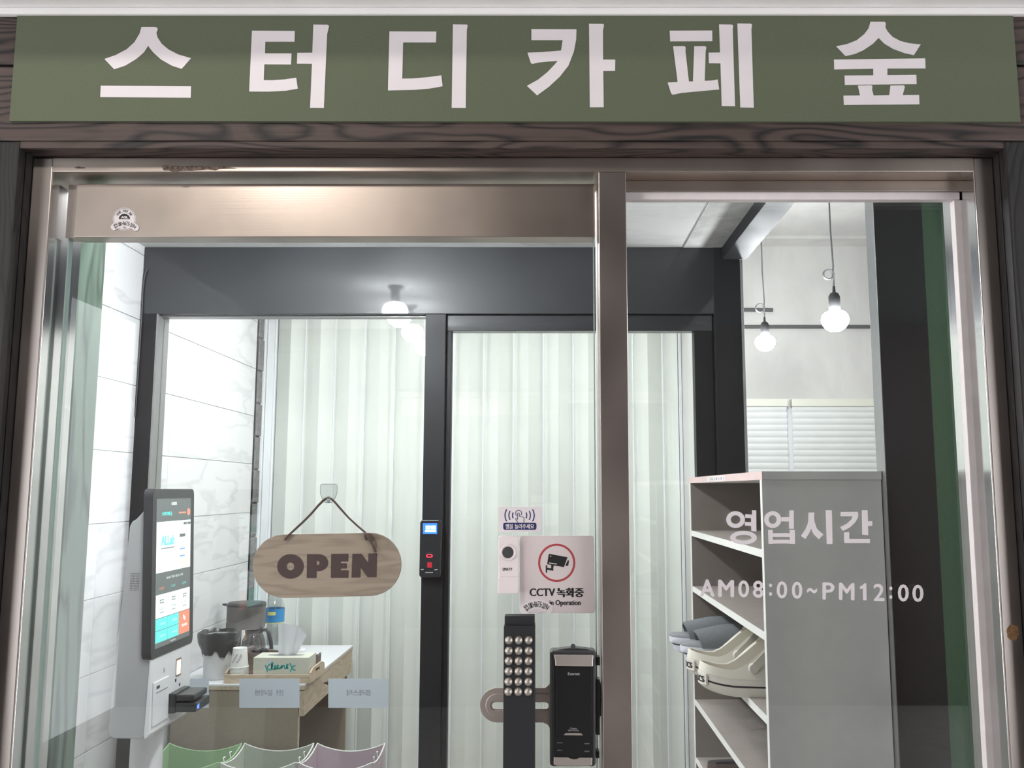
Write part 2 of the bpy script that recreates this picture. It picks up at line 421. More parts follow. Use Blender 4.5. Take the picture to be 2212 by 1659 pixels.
# ================================================================== THE SETTING
YW, YF, YG = 1.38, 1.42, 1.462            # timber face, steel frame face, glass
XL, XR = -0.828, 0.724                    # clear opening between the steel jambs
XWL, XWR = -0.862, 0.757                  # clear opening between the timber casings
ZT = 2.0590                               # underside of the timber lintel
ZC = 2.298                                # corridor ceiling
YI = 3.2                                  # inner black partition
ZV = zat(533, YI)                         # vestibule ceiling
XTW = -1.50                               # tiled wall
XP = 0.727                                # black side partition
CX0, CX1, CY0 = -3.0, 3.0, -3.4           # corridor

def struct(name, label, cat):
    return thing(name, label, cat, (0, 0, 0), kind='structure')

box('floor', CX0, 3.4, CY0, 5.4, -0.06, 0.0, M_floor, kind='structure')
tag(bpy.data.objects['floor'], 'grey floor running from the corridor into the study cafe', 'floor')
o = box('ceiling_corridor', CX0, CX1, CY0, 1.16, 2.72, 2.80, M_ceild, kind='structure'); tag(o, 'dark high ceiling of the corridor outside the shop', 'ceiling')
o = box('trim_3', CX0, CX1, 1.16, 1.60, ZC, 2.80, M_white, kind='structure'); tag(o, 'white boxed soffit directly above the green sign', 'trim')
tr = box('trim_1', XWL - 1.2, XWR + 1.2, YW - 0.012, YW, ZC - 0.012, ZC, M_white, kind='structure', bevel=0.003); tag(tr, 'thin white moulding where the corridor ceiling meets the timber', 'trim')
o = box('wall_back', CX0, CX1, CY0 - 0.1, CY0, 0, 2.80, M_corr, kind='structure'); tag(o, 'beige painted corridor wall opposite the shop front', 'wall')

# ---- front wall: core, charred timber boards, green lined reveal
wf = struct('wall_front', 'charred dark timber cladding around the shop entrance', 'wall')
v, f = join(boxv(CX0, XWL - 0.012, 1.402, 1.60, 0, ZC), boxv(XWR + 0.012, 3.4, 1.402, 1.60, 0, ZC), boxv(XWL - 0.012, XWR + 0.012, 1.402, 1.60, ZT + 0.012, ZC),
            boxv(CX0, 3.4, 1.60, 1.63, ZC - 0.02, 3.1))
mk('wall_core', v, f, M_dark, wf)
def board(x0, x1, z0, z1, m, y0=YW, y1=1.40):
    box('board', x0, x1, y0, y1, z0, z1, m, wf, bevel=0.003)
board(XWL - 0.118, XWR + 0.118, ZT + 0.012, 2.20, M_wood)                    # lintel casing
box('board', XWL - 0.002, XWR + 0.002, YW + 0.002, YF + 0.03, ZT, ZT + 0.012, M_wood, wf, bevel=0.002)   # its soffit lip
board(XWL - 0.118, XWL, 0, ZT + 0.011, M_woodv)                               # left casing
board(XWR, XWR + 0.118, 0, ZT + 0.011, M_woodv)                               # right casing
box('board', XWL - 0.010, XWL, YW + 0.021, YF + 0.03, 0, ZT, M_woodv, wf)     # left casing return
box('board', XWR, XWR + 0.010, YW + 0.021, YF + 0.03, 0, ZT, M_woodv, wf)     # right casing return
zz = [2.295, 2.203]
for a, b in ((2.2, 2.295),):
    board(XWL - 0.118, XWR + 0.118, a + 0.003, b, M_wood)
for k in range(13):                                                           # boards beyond the casings, one above another
    z0 = k * 0.18; z1 = min(z0 + 0.174, 2.295)
    board(CX0, XWL - 0.121, z0, z1, M_wood, YW + 0.006)
    board(XWR + 0.121, CX1, z0, z1, M_wood, YW + 0.006)
box('reveal_lining', XL - 0.034, XL, 1.523, 1.61, 0, ZT, M_greenwood, wf, label='green stained wood lining with vertical grain')
box('reveal_lining', XR, XR + 0.034, 1.537, 1.625, 0, ZT, M_greendark, wf, label='dark green lining')

# ---- steel frame of the entrance
fr = struct('trim_2', 'brushed stainless steel frame around the glass entrance', 'trim')
zh0, zh1 = zat(371, YF), zat(339, YF)
box('header_rail', XWL + 0.032, XWR - 0.031, YF, 1.525, zh0, zh1 - 0.001, M_steel, fr, bevel=0.0015)
box('jamb', XWL + 0.001, XL, YF - 0.001, 1.522, 0, zh1 - 0.002, M_steelv, fr, bevel=0.0015)
box('jamb', XR, XWR - 0.001, YF - 0.001, 1.536, 0, zh1 - 0.002, M_steelv, fr, bevel=0.0015)
box('mullion', 0.0918, 0.138, YF, 1.522, 0, zh0, M_steelv, fr, bevel=0.0012)
box('lit_jamb_liner', XL, XL + 0.0012, YF + 0.001, 1.521, 0, zh0, M_steelb, fr)  # added thin liners, lighter steel for the jambs' bright inner faces
box('lit_jamb_liner', XR - 0.0012, XR, YF + 0.001, 1.535, 0, zh0, M_steelb, fr)

# ---- right-hand fixed window
wn = struct('window_1', 'fixed glass pane right of the steel post with white opening hours', 'window')
zt0, zt1 = zat(413, 1.462), zat(390, 1.462)
box('top_rail', 0.138, XR, 1.462, 1.515, zt0, zt1, M_steel, wn, bevel=0.001)
box('gap_strip', 0.138, XR, 1.47, 1.51, zt1, zh0, M_dark, wn)
v, f = join(boxv(0.141, XR - 0.003, 1.466, 1.483, zat(431, 1.466), zt0), boxv(XR - 0.013, XR, 1.468, 1.484, 0.12, zat(431, 1.466)), boxv(0.138, 0.1405, 1.472, 1.478, 0.12, zt0))
mk('silicone_bead', v, f, M_bead, wn, bevel=0.003)
box('glass_pane', 0.1395, XR - 0.002, 1.484, 1.494, 0.10, zt0, M_glass, wn)
box('bottom_rail', 0.138, XR, 1.462, 1.515, 0.0, 0.10, M_steel, wn, bevel=0.001)

# ---- left glass door
dr = struct('door_1', 'frameless glass entrance door with a steel top rail and black bar handle', 'door')
zr0, zr1 = zat(512, 1.45), zat(397, 1.45)
xr0, xr1 = -0.802, 0.0870
box('top_rail', xr0, xr1, 1.45, 1.486, zr0, zr1, M_steel, dr, bevel=0.0015)
v, f = boxv(xr0 - 0.017, xr0, 1.456, 1.480, zr0, zr1)
mk('rail_end', v, f, M_steelv, dr)
box('glass_pane', -0.815, 0.0845, YG, YG + 0.012, 0.10, zr0 + 0.01, M_glass, dr)
v, f = join(boxv(-0.8172, -0.815, YG, YG + 0.012, 0.10, zr0), boxv(0.0845, 0.0862, YG, YG + 0.012, 0.10, zr0))
mk('glass_edge', v, f, M_edge, dr, label='bright polished edges of the glass')
box('bottom_rail', xr0, xr1, 1.45, 1.486, 0.012, 0.10, M_steel, dr, bevel=0.0015)
for u in (945, 1093):
    a = at(u - 26, 386, 1.49); b = at(u + 26, 399, 1.49)
    box('pivot_bracket', a.x, b.x, 1.488, 1.515, b.z - 0.004, zh0 - 0.001, M_dark, dr)
vv = [at(158 + 240 * i / 11, 388 + 6 * noise.noise(Vector((i * .9, 0, 3))), 1.47 + 0.008 * noise.noise(Vector((i * .7, 2, 0)))) for i in range(12)]
v, f = tube(vv, [0.001 + 0.004 * abs(noise.noise(Vector((i * .8, 5, 1)))) for i in range(12)], 6)
mk('torn_film', v, f, M_dark, dr, smooth=True)

# scrape marks on the steel header
c1 = crop(0, 0, 2.962)
pts = [(1035, 1062), (1060, 1056), (1110, 1060), (1180, 1063), (1250, 1060), (1340, 1062), (1440, 1064), (1515, 1078), (1440, 1079), (1400, 1081), (1380, 1090), (1330, 1083), (1230, 1092), (1145, 1094), (1140, 1101), (1110, 1101), (1080, 1090), (1045, 1088)]
M_scrape = plain('scrape', (96, 80, 70), 0.8, 0, 0.75, 240)
v, f = pxpoly([c1(*p) for p in pts], YF - 0.0005, 0.0004); mk('scrape_mark', v, f, M_scrape, fr)
pts = [(475, 1070), (500, 1064), (535, 1070), (550, 1074), (520, 1078), (485, 1076)]
v, f = pxpoly([c1(*p) for p in pts], YF - 0.0005, 0.0004); mk('scrape_mark', v, f, M_scrape, fr)
c6 = crop(1420, 1300, 2.793)
M_glue = plain('old_glue', (140, 104, 70), 0.8, 0, 0.5, 300)
v, f = pxpoly([c6(*p) for p in ell(2145, 185, 36, 48, 24)], YF - 0.0015, 0.0004)
v = [Vector((p.x + 0.0022 * noise.noise(p * 220), p.y, p.z + 0.003 * noise.noise(p * 200 + Vector((9, 0, 0))))) for p in v]
mk('glue_stain', v, f, M_glue, fr)

# ---- vestibule ceiling, left tiled wall, inner room, right-hand room
o = box('ceiling_2', XTW - 0.1, 0.665, 1.63, YI, ZV, ZV + 0.06, M_ceil, kind='structure'); o.name = 'ceiling_vestibule'; tag(o, 'white rough plaster ceiling of the entrance lobby', 'ceiling')
o = box('ceiling_strip', 0.525, 0.667, 1.63, YI, ZV - 0.004, ZV - 0.0005, M_ceilg, o, label='grey unpainted plaster strip')
wl = struct('wall_left', 'white marble tiled wall behind the payment kiosk', 'wall')
box('wall_core', XTW - 0.12, XTW - 0.006, 1.61, 5.4, 0, 2.75, M_grout, wl)
TH, TW_ = 0.2465, 0.52
tme = None
rows = range(0, 11)
for r in rows:
    z0 = 1.389 + (r - 6) * TH
    if z0 + TH < 0.3: continue
    cols = []
    y = 2.984 - 3 * TW_
    while y < 4.5:
        a = max(y, 1.62); b = min(y + TW_, 4.515)
        if b - a > 0.03: cols.append((a, b))
        y += TW_
    for a, b in cols:
        z1 = min(z0 + TH, 2.75)
        box('tile', XTW - 0.006, XTW, a + 0.0010, b - 0.0010, max(z0, 0) + 0.0010, z1 - 0.0010, M_tile, wl, bevel=0.0012, seg=1, base=True)
for r in range(15):                                                          # grey block quoins at the end of the tiles
    z0 = 0.06 + r * 0.172
    box('stone_block', XTW - 0.03, XTW + 0.012 - 0.004 * (r % 2), 4.53, 4.655, z0 + 0.004, z0 + 0.168, M_brick, wl, bevel=0.004, base=True)
box('mortar_bed', XTW - 0.03, XTW + 0.003, 4.53, 4.655, 0.0, 2.7, M_mortar, wl)

# inner black partition: header, posts, window and door
wi = struct('wall_inner', 'black laminate partition with glass at the back of the lobby', 'wall')
zi1, zi0 = ZV - 0.001, zat(678, YI)
xm0, xm1 = xat(914, YI, 1000), xat(959, YI, 1000)
xc0, xc1 = xat(1550, YI, 1000), XP + 0.006
xl1 = xat(321, YI, 1000)
box('header_board', XTW, xc1, YI, YI + 0.10, zi0, zi1, M_black, wi, bevel=0.002)
box('post', XTW, xl1, YI, YI + 0.10, 0, zi0, M_blackv, wi, bevel=0.002)
box('post', xm0, xm1, YI + 0.001, YI + 0.10, 0, zi0, M_blackv, wi, bevel=0.002)
box('post', xc0, xc1, YI - 0.004, YI + 0.10, 0, zi1 - 0.002, M_blackv, wi, bevel=0.002)
box('corner_strip', xc1, xc1 + 0.010, YI - 0.006, YI + 0.02, 0, zi1 - 0.05, M_alu, wi, bevel=0.001)
box('plinth', xl1, xm0, YI + 0.005, YI + 0.095, 0, 0.12, M_black, wi)
w2 = struct('window_2', 'inner glass pane beside the black mullion with paper labels', 'window')
box('glass_pane', xl1 + 0.006, xm0 - 0.004, YI + 0.050, YI + 0.058, 0.12, zi0 - 0.001, M_glass2, w2)
v, f = join(boxv(xl1, xl1 + 0.006, YI + 0.002, YI + 0.098, 0.12, zi0), boxv(xm0 - 0.004, xm0, YI + 0.03, YI + 0.075, 0.12, zi0), boxv(xl1, xm0, YI + 0.03, YI + 0.075, zi0 - 0.006, zi0))
mk('bead_and_lit_post_side', v, f, M_alu, w2)  # left strip stands for the black post's lit inner side, coloured grey
d2 = struct('door_2', 'black framed inner glass door facing the entrance', 'door')
zd1, zd0 = zat(661, YI + 0.02), zat(715, YI + 0.02)
xd0, xd1, xg0, xg1 = xm1 + 0.003, xc0 - 0.003, xat(971, YI, 1000), xat(1507, YI, 1000)
box('top_rail', xd0, xd1, YI + 0.02, YI + 0.07, zd0, zi0 + 0.001, M_black, d2, bevel=0.002)
box('stile', xd0, xg0, YI + 0.02, YI + 0.07, 0.03, zd0, M_blackv, d2, bevel=0.002)
box('stile', xg1, xd1, YI + 0.02, YI + 0.07, 0.03, zd0, M_blackv, d2, bevel=0.002)
box('bottom_rail', xg0, xg1, YI + 0.02, YI + 0.07, 0.03, 0.13, M_black, d2, bevel=0.002)
box('glass_pane', xg0, xg1, YI + 0.04, YI + 0.048, 0.13, zd0, M_glass2, d2)
box('door_head', xd0 - 0.003, xd1 + 0.003, YI + 0.012, YI + 0.09, zi0 - 0.0, zi0 + 0.002, M_black, d2)

# black side partition with an opening into the right-hand room
wr = struct('wall_right', 'black partition with an open window beside the shoe cabinet', 'wall')
box('panel', XP, XP + 0.03, 1.628, 1.866, 0, ZV, M_blackm, wr)
box('edge_strip', XP - 0.002, XP + 0.032, 1.866, 1.915, 0, ZV - 0.05, M_alu, wr, bevel=0.001)
box('beam', 0.667, XP + 0.03, 1.628, YI - 0.005, ZV - 0.050, ZV + 0.0, M_blackv, wr, bevel=0.001)
box('lower_panel', XP + 0.004, XP + 0.03, 1.915, YI - 0.006, 0, 1.35, M_blackm, wr)
# right-hand room
rm = struct('wall_room', 'pale painted concrete walls of the room beyond the opening', 'wall')
YR = 5.2
box('back_wall', 0.758, 3.4, YR, YR + 0.1, 0, 3.2, M_concrete, rm)
box('side_wall', 3.4, 3.5, 1.6, YR + 0.1, 0, 3.2, M_concrete, rm)
box('dividing_wall', 0.735, 0.758, YI + 0.1, YR + 0.1, 0, 3.2, M_concrete, rm)
box('front_wall', XP + 0.034, 3.4, 1.64, 1.70, 0, 3.2, M_concrete, rm)
zrc = zat(532, YR)
o = box('ceiling_room', XP + 0.034, 3.5, 1.63, YR + 0.1, 3.0, 3.08, M_concrete, kind='structure'); tag(o, 'pale concrete ceiling of the room with bare bulbs', 'ceiling')
box('beam', 0.758, 3.4, YR - 0.16, YR, zrc, 3.0, M_concrete, rm)
v, f = tube([(0.76, YR - 0.015, zat(707, YR)), (3.39, YR - 0.015, zat(707, YR))], 0.011, 10); mk('conduit_pipe', v, f, M_cord, rm, smooth=True)
v, f = tube([(0.76, YR - 0.015, zat(669, YR)), (1.38, YR - 0.015, zat(671, YR))], 0.011, 10); mk('conduit_pipe', v, f, M_cord, rm, smooth=True)
# inner room
ri = struct('wall_backroom', 'plain white walls around the inner study room', 'wall')
box('back_wall', XTW - 0.1, 0.735, 5.0, 5.1, 0, 2.75, M_white, ri)
o = box('ceiling_inner', XTW - 0.1, 0.735, YI + 0.1, 5.0, 2.65, 2.72, M_white, kind='structure'); tag(o, 'white ceiling of the inner room behind the black partition', 'ceiling')
box('upper_wall', XTW, 0.735, YI + 0.03, YI + 0.1, zi1, 2.72, M_white, ri)

# ================================================================== LAMPS
def bulb_prof(r):
    return [(0.001, -0.82 * r), (0.38 * r, -0.77 * r), (0.72 * r, -0.56 * r), (0.94 * r, -0.22 * r), (1.0 * r, 0.1 * r), (0.93 * r, 0.40 * r), (0.74 * r, 0.62 * r), (0.45 * r, 0.76 * r)]
def pendant(name, label, x, y, z, r, ztop, group, mat, coil):
    t = thing(name, label, 'light bulb', (x, y, z), group)
    v, f = lathe(bulb_prof(r), (x, y, z), 24); mk('bulb', v, f, mat, t, smooth=True)
    h = z + 0.82 * r
    v, f = lathe([(0.38 * r, h - 0.1 * r), (0.42 * r, h), (0.42 * r, h + 1.0 * r), (0.30 * r, h + 1.25 * r), (0.12 * r, h + 1.35 * r), (0.09 * r, h + 1.8 * r)], (x, y, 0), 20)
    mk('socket', v, f, M_socket, t, smooth=True)
    h2 = h + 1.8 * r
    if coil:
        pts = []
        for i in range(40):
            a = -0.3 + 2 * math.pi * 3 * i / 39
            pts.append((x - coil + (coil + 0.0008 * (i % 3)) * math.cos(a), y - 0.004 + 0.010 * i / 39, h2 + 0.045 + coil * math.sin(a)))
        path = [(x, y, h2), (x + 0.001, y, h2 + 0.025)] + pts + [(x + 0.003, y + 0.006, h2 + 0.08), (x - 0.002, y + 0.006, h2 + 0.22), (x - 0.004, y + 0.004, ztop)]
    else:
        path = [(x, y, h2), (x, y, ztop)]
    v, f = tube(path, 0.0030, 6); mk('cord', v, f, M_cord, t, smooth=True)
    return t
Y1, Y2 = 3.20, 4.12
p = at(1804, 693, Y1); pendant('pendant_bulb', 'bright bare bulb on a grey cord with a large coil near the window blinds', p.x, p.y, p.z, 0.050, 3.0, 'bare bulbs in the room beyond the opening', M_bulb2, 0.018)
p = at(1653, 741, Y2); pendant('pendant_bulb', 'bright bare bulb on a grey cord with a small coil beside the black post', p.x, p.y, p.z, 0.048, 3.0, 'bare bulbs in the room beyond the opening', M_bulb2, 0.020)
for k, y in enumerate((2.56, 2.14, 1.70)):
    t = thing('ceiling_bulb', ('bare lobby ceiling bulb closest to the black partition', 'bare lobby ceiling bulb between the other two', 'bare lobby ceiling bulb closest to the steel door rail')[k], 'light bulb', (-0.665, y, 2.290), 'lobby ceiling bulbs')
    v, f = lathe(bulb_prof(0.056), (-0.665, y, 2.290), 24); mk('bulb', v, f, M_bulb, t, smooth=True)
    v, f = lathe([(0.020, 2.325), (0.021, ZV - 0.012), (0.035, ZV - 0.01), (0.035, ZV)], (-0.665, y, 0), 20); mk('socket', v, f, M_socket, t, smooth=True)
for x, y in ((-0.95, 3.72), (0.15, 3.72)):  # added fill lights, out of view, to brighten the inner room
    t = thing('fill_panel', 'flat square fill light added on the inner room ceiling', 'ceiling light', (x, y, 2.62), 'added fill lights on the inner ceiling')
    box('frame', x - 0.32, x + 0.32, y - 0.32, y + 0.32, 2.625, 2.65, M_white, t, bevel=0.003)
    box('diffuser', x - 0.30, x + 0.30, y - 0.30, y + 0.30, 2.620, 2.6249, M_fill, t)
ZL = 2.72
for x, y in ((-0.85, 0.15),):
    t = thing('ceiling_lamp', 'round frosted lamp on the corridor ceiling', 'ceiling light', (x, y, ZL))
    v, f = lathe([(0.001, -0.055), (0.06, -0.05), (0.11, -0.035), (0.135, -0.012), (0.138, -0.006)], (x, y, ZL - 0.006), 32); mk('diffuser', v, f, M_lamp, t, smooth=True)
    v, f = lathe([(0.142, ZL - 0.012), (0.146, ZL - 0.006), (0.146, ZL)], (x, y, 0), 32); mk('mount', v, f, M_white, t, smooth=True)

# ================================================================== SHOP SIGN
YS = 1.374
tl, tr_, br, bl = at(38, 25, YS), at(2187, 19, YS), at(2205, 263, YS), at(20, 261, YS)
sg = thing('shop_sign', 'long green board sign with six white Korean letters above the door', 'sign', (0, YS, 2.10))
v, f = prism([tl, tr_, br, bl], (0, 0.006, 0)); mk('board', v, f, M_green, sg)
CA, CB, CC = crop(0, 0, 2.962), crop(740, 0, 2.962), crop(1472, 0, 2.962)
def letter(cf, *polys, Y=YS - 0.0008, th=0.0008, mat=None, parent=None, name='letter'):
    return mk(name, *join(*[pxpoly([cf(*p) for p in q], Y, th) for q in polys]), mat or M_vinyl, parent)
letter(CA, [(905, 172), (995, 172), (1008, 180), (1007, 193), (1000, 208), (1008, 240), (1035, 280), (1078, 316), (1140, 348), (1222, 372), (1162, 440), (1100, 420), (1030, 380), (980, 335), (947, 293), (920, 335), (870, 378), (800, 420), (730, 443), (668, 377), (740, 352), (810, 315), (860, 270), (893, 215)],
       [(645, 548), (1222, 552), (1220, 625), (641, 621)], parent=sg)
letter(CA, [(1612, 196), (1886, 198), (1884, 266), (1697, 266), (1695, 341), (1865, 341), (1862, 412), (1691, 411), (1687, 512), (1740, 513), (1820, 508), (1895, 497), (1905, 567), (1830, 580), (1720, 586), (1594, 585)],
       [(2005, 157), (2095, 158), (2105, 165), (2100, 188), (2093, 215), (2072, 690), (1984, 689), (1996, 408), (1900, 407), (1902, 338), (1998, 337)], parent=sg)
letter(CB, [(300, 201), (600, 202), (598, 271), (387, 271), (382, 503), (450, 502), (550, 493), (632, 482), (640, 552), (560, 566), (460, 575), (290, 578)],
       [(706, 156), (796, 157), (800, 163), (795, 190), (788, 690), (698, 689)], parent=sg)
letter(CB, [(1208, 186), (1497, 187), (1495, 250), (1480, 330), (1445, 420), (1390, 490), (1320, 555), (1245, 610), (1180, 549), (1250, 510), (1310, 462), (1350, 420), (1377, 390), (1320, 393), (1250, 400), (1215, 409), (1205, 403), (1183, 337), (1280, 333), (1398, 323), (1408, 256), (1208, 256)],
       [(1577, 152), (1668, 153), (1673, 160), (1666, 195), (1667, 381), (1745, 381), (1744, 453), (1668, 454), (1671, 686), (1582, 686)], parent=sg)
letter(CC, [(-75, 196), (197, 195), (198, 263), (-72, 264)],
       [(-53, 296), (20, 295), (27, 303), (26, 330), (48, 521), (74, 521), (82, 296), (152, 295), (160, 303), (155, 330), (149, 517), (195, 515), (232, 508), (242, 572), (120, 583), (0, 594), (-40, 603), (-58, 605), (-66, 595), (-88, 528), (-24, 525)],
       [(241, 156), (322, 157), (331, 163), (328, 190), (343, 679), (258, 678), (250, 405), (176, 404), (174, 337), (247, 336)],
       [(358, 150), (443, 151), (452, 157), (448, 190), (463, 688), (377, 687)], parent=sg)
letter(CC, [(1210, 139), (1298, 139), (1308, 147), (1305, 175), (1318, 200), (1350, 235), (1400, 262), (1460, 277), (1531, 284), (1488, 352), (1430, 340), (1360, 315), (1300, 280), (1262, 242), (1225, 280), (1165, 320), (1110, 345), (1050, 358), (991, 296), (1060, 282), (1120, 258), (1170, 218), (1198, 180)],
       [(976, 381), (1560, 373), (1562, 437), (1318, 438), (1318, 481), (1503, 479), (1505, 538), (1046, 543), (1044, 483), (1228, 482), (1228, 439), (978, 444)],
       [(1130, 547), (1215, 545), (1222, 553), (1220, 575), (1230, 611), (1330, 609), (1338, 547), (1420, 545), (1430, 553), (1425, 575), (1416, 608), (1521, 607), (1523, 667), (1040, 671), (1037, 612), (1143, 611)], parent=sg)

# ================================================================== OPENING HOURS on the right pane
YV = 1.4835
hr = thing('opening_hours_lettering', 'white vinyl opening hours stuck on the right glass pane', 'lettering', (0.4, YV, 1.28))
CD = crop(1420, 1000, 3.456)
def cring(cf, cx, cy, rx, ry, ix, iy, Y, d=0.0004, n=28):
    return ringv([at(*cf(*p), Y) for p in ell(cx, cy, rx, ry, n)], [at(*cf(*p), Y) for p in ell(cx, cy, ix, iy, n)], (0, d, 0))
def polys(cf, Y, th, *qs): return [pxpoly([cf(*p) for p in q], Y, th) for q in qs]
mk('letter', *join(cring(CD, 584, 423, 70, 63, 36, 32, YV), cring(CD, 643, 558, 100, 51, 60, 21, YV),
   *polys(CD, YV, .0004, [(706, 353), (738, 354), (740, 512), (702, 508), (700, 470), (655, 468), (652, 440), (700, 442), (699, 412), (655, 410), (657, 382), (707, 386)])), M_vinyl, hr)
mk('letter', *join(cring(CD, 861, 423, 64, 63, 30, 32, YV),
   *polys(CD, YV, .0004, [(985, 354), (1019, 354), (1019, 492), (983, 492), (983, 437), (926, 437), (926, 405), (985, 405)],
          [(826, 500), (862, 500), (862, 605), (830, 605)], [(988, 500), (1026, 500), (1028, 605), (990, 605)], [(862, 525), (988, 524), (988, 552), (862, 552)], [(862, 574), (988, 574), (990, 602), (862, 602)])), M_vinyl, hr)
mk('letter', *join(*polys(CD, YV, .0004, [(1128, 370), (1172, 370), (1170, 430), (1190, 490), (1240, 535), (1205, 570), (1165, 530), (1148, 490), (1130, 530), (1105, 568), (1072, 545), (1110, 490), (1127, 440)],
          [(1257, 353), (1303, 353), (1308, 605), (1265, 606)])), M_vinyl, hr)
mk('letter', *join(*polys(CD, YV, .0004, [(1368, 366), (1497, 365), (1500, 400), (1480, 440), (1440, 480), (1385, 508), (1365, 480), (1420, 450), (1450, 420), (1458, 398), (1369, 398)],
          [(1527, 353), (1570, 353), (1572, 435), (1605, 435), (1604, 470), (1573, 470), (1575, 540), (1530, 535)], [(1393, 520), (1433, 516), (1433, 567), (1587, 567), (1587, 598), (1397, 598)])), M_vinyl, hr)
letter(CD, [(1512, 922), (1530, 915), (1545, 898), (1560, 898), (1562, 1026), (1536, 1025), (1534, 938), (1513, 942)], Y=YV, th=.0004, parent=hr)
def hy(x): return 998 + (x - 373) * (1038 - 998) / (1945 - 373)
for ch, x0, x1 in (('A', 318, 428), ('M', 453, 573), ('0', 603, 685), ('8', 712, 793), (':', 833, 857), ('0', 890, 970), ('0', 1003, 1083), ('~', 1117, 1193), ('P', 1232, 1323), ('M', 1355, 1472), ('2', 1612, 1695), (':', 1730, 1755), ('0', 1795, 1877), ('0', 1903, 1987)):
    b0, b1 = hy(x0), hy(x1); hgt = 129
    if ch == '~': b0 -= 45; b1 -= 45; hgt = 40
    if ch == ':': b0 -= 18; b1 -= 18; hgt = 92
    q = (CD(x0, b0 - hgt), CD(x1, b1 - hgt), CD(x1, b1), CD(x0, b0))
    text_px('letter', ch, q, YV, M_vinyl, hr, bold=0.05)

# ================================================================== ON THE FRONT DOOR
GF = YG                                     # front face of the door glass
# ---- OPEN plaque on a leather cord, hung from a clear hook
M_plaque = wood('light_oak', (128, 115, 100), (158, 144, 127), 'x', 2.2, 0.6, 0.03, 7.0, (0.0, 0.95))
M_brown = plain('dark_brown_print', (70, 54, 52), 0.6, 0, 0.05, 60)
M_leather = plain('brown_leather', (84, 68, 60), 0.7, 0, 0.15, 120)
M_clear = glass('clear_plastic', (0.93, 0.95, 0.95), 0.09, 0.0)
M_clearedge = plain('clear_plastic_edge', (150, 158, 158), 0.2, 0, 0.05, 30, 0, 0.8)
CE = crop(520, 1020, 5.721)
YO = GF - 0.010
pl = thing('open_plaque', 'oval wooden plaque reading OPEN hung on a brown leather cord', 'sign', at(706, 1288, YO))
def stadium(cx, cy, w_, h_, ang, n=14):
    r = h_ / 2; pts = []
    for sx, a0 in ((1, -90), (-1, 90)):
        for i in range(n + 1):
            a = math.radians(a0 + 180 * i / n); pts.append((sx * (w_ / 2 - r) + r * math.cos(a), r * math.sin(a)))
    c, s = math.cos(ang), math.sin(ang)
    return [(cx + x * c - y * s, cy + x * s + y * c) for x, y in pts]
v, f = pxpoly([CE(*p) for p in stadium(1063, 1151, 1842, 786, -0.022)], YO, 0.006)
mk('board', v, f, M_plaque, pl, bevel=0.0012)
YL = YO - 0.0005
mk('letter', *cring(CE, 614, 1165, 164, 152, 47, 49, YL), M_brown, pl)
def pbowl():
    o = [(822, 1013), (960, 1012)] + ell(965, 1118, 115, 106, 9, -math.pi / 2, math.pi / 2, False) + [(937, 1224), (935, 1308), (815, 1308)]
    return o
po = [(820, 1013), (940, 1013), (938, 1098), (938, 1147), (935, 1308), (815, 1308)]
arcO = ell(955, 1118, 125, 106, 12, -math.pi / 2, math.pi / 2, False); arcI = ell(950, 1122, 25, 25, 12, -math.pi / 2, math.pi / 2, False)
q = arcO + arcI[::-1]
mk('letter', *join(pxpoly([CE(*p) for p in po], YL, 0.0005), pxpoly([CE(*p) for p in [(937, 1013)] + arcO[:] + [(937, 1224), (937, 1147)] + arcI[::-1] + [(937, 1097)]], YL - 0.00005, 0.0005)), M_brown, pl)
letter(CE, [(1118, 1010), (1330, 1008), (1328, 1103), (1237, 1104), (1236, 1125), (1310, 1126), (1308, 1190), (1236, 1191), (1236, 1213), (1333, 1213), (1330, 1305), (1114, 1306)], Y=YL, th=0.0005, mat=M_brown, parent=pl)
letter(CE, [(1380, 1008), (1490, 1008), (1575, 1120), (1577, 1005), (1683, 1003), (1677, 1298), (1570, 1300), (1482, 1180), (1477, 1302), (1369, 1303)], Y=YL, th=0.0005, mat=M_brown, parent=pl)
cp = [(545, 838), (570, 800), (640, 735), (760, 625), (870, 515), (960, 410), (1020, 350), (1050, 328), (1085, 320), (1120, 330), (1150, 355), (1210, 425), (1330, 560), (1450, 670), (1540, 745), (1575, 785)]
P3 = [at(*CE(x, y), YO - 0.004 + (0.003 if 3 <= i <= 12 else 0.0)) for i, (x, y) in enumerate(cp)]
v, f = tube(P3, [0.0030] * 3 + [0.0032] * 3 + [0.0036] * 3 + [0.0030] * 3 + [0.0026] * 4, 8, flat=0.6)
mk('cord', v, f, M_leather, pl, smooth=True)
kn = [at(*CE(1585 + 38 * math.cos(a) * (1 + 0.2 * math.sin(3 * a)), 805 + 42 * math.sin(2 * a) * 0.8 + 10 * math.cos(a)), YO - 0.007 - 0.003 * math.sin(a)) for a in [i * 2 * math.pi / 15 for i in range(16)]]
v, f = tube(kn, 0.0033, 8); mk('knot', v, f, M_leather, pl, smooth=True)
v, f = tube([at(*CE(x, y), YO - 0.006 + 0.001 * i) for i, (x, y) in enumerate([(1590, 830), (1615, 880), (1640, 930), (1662, 988)])], [0.003, 0.0032, 0.0042, 0.0058], 8, flat=0.4)
mk('cord_end', v, f, M_leather, pl, smooth=True)
hk = thing('clear_hook', 'clear plastic adhesive hook above the OPEN plaque', 'hook', at(710, 1085, GF))
ho = [(1000, 148), (1180, 148), (1194, 165), (1190, 262), (1165, 320), (1130, 376), (1042, 376), (1005, 320), (985, 262), (985, 165)]
v, f = pxpoly([CE(*p) for p in ho], GF - 0.0018, 0.0017); mk('plate', v, f, M_clear, hk)
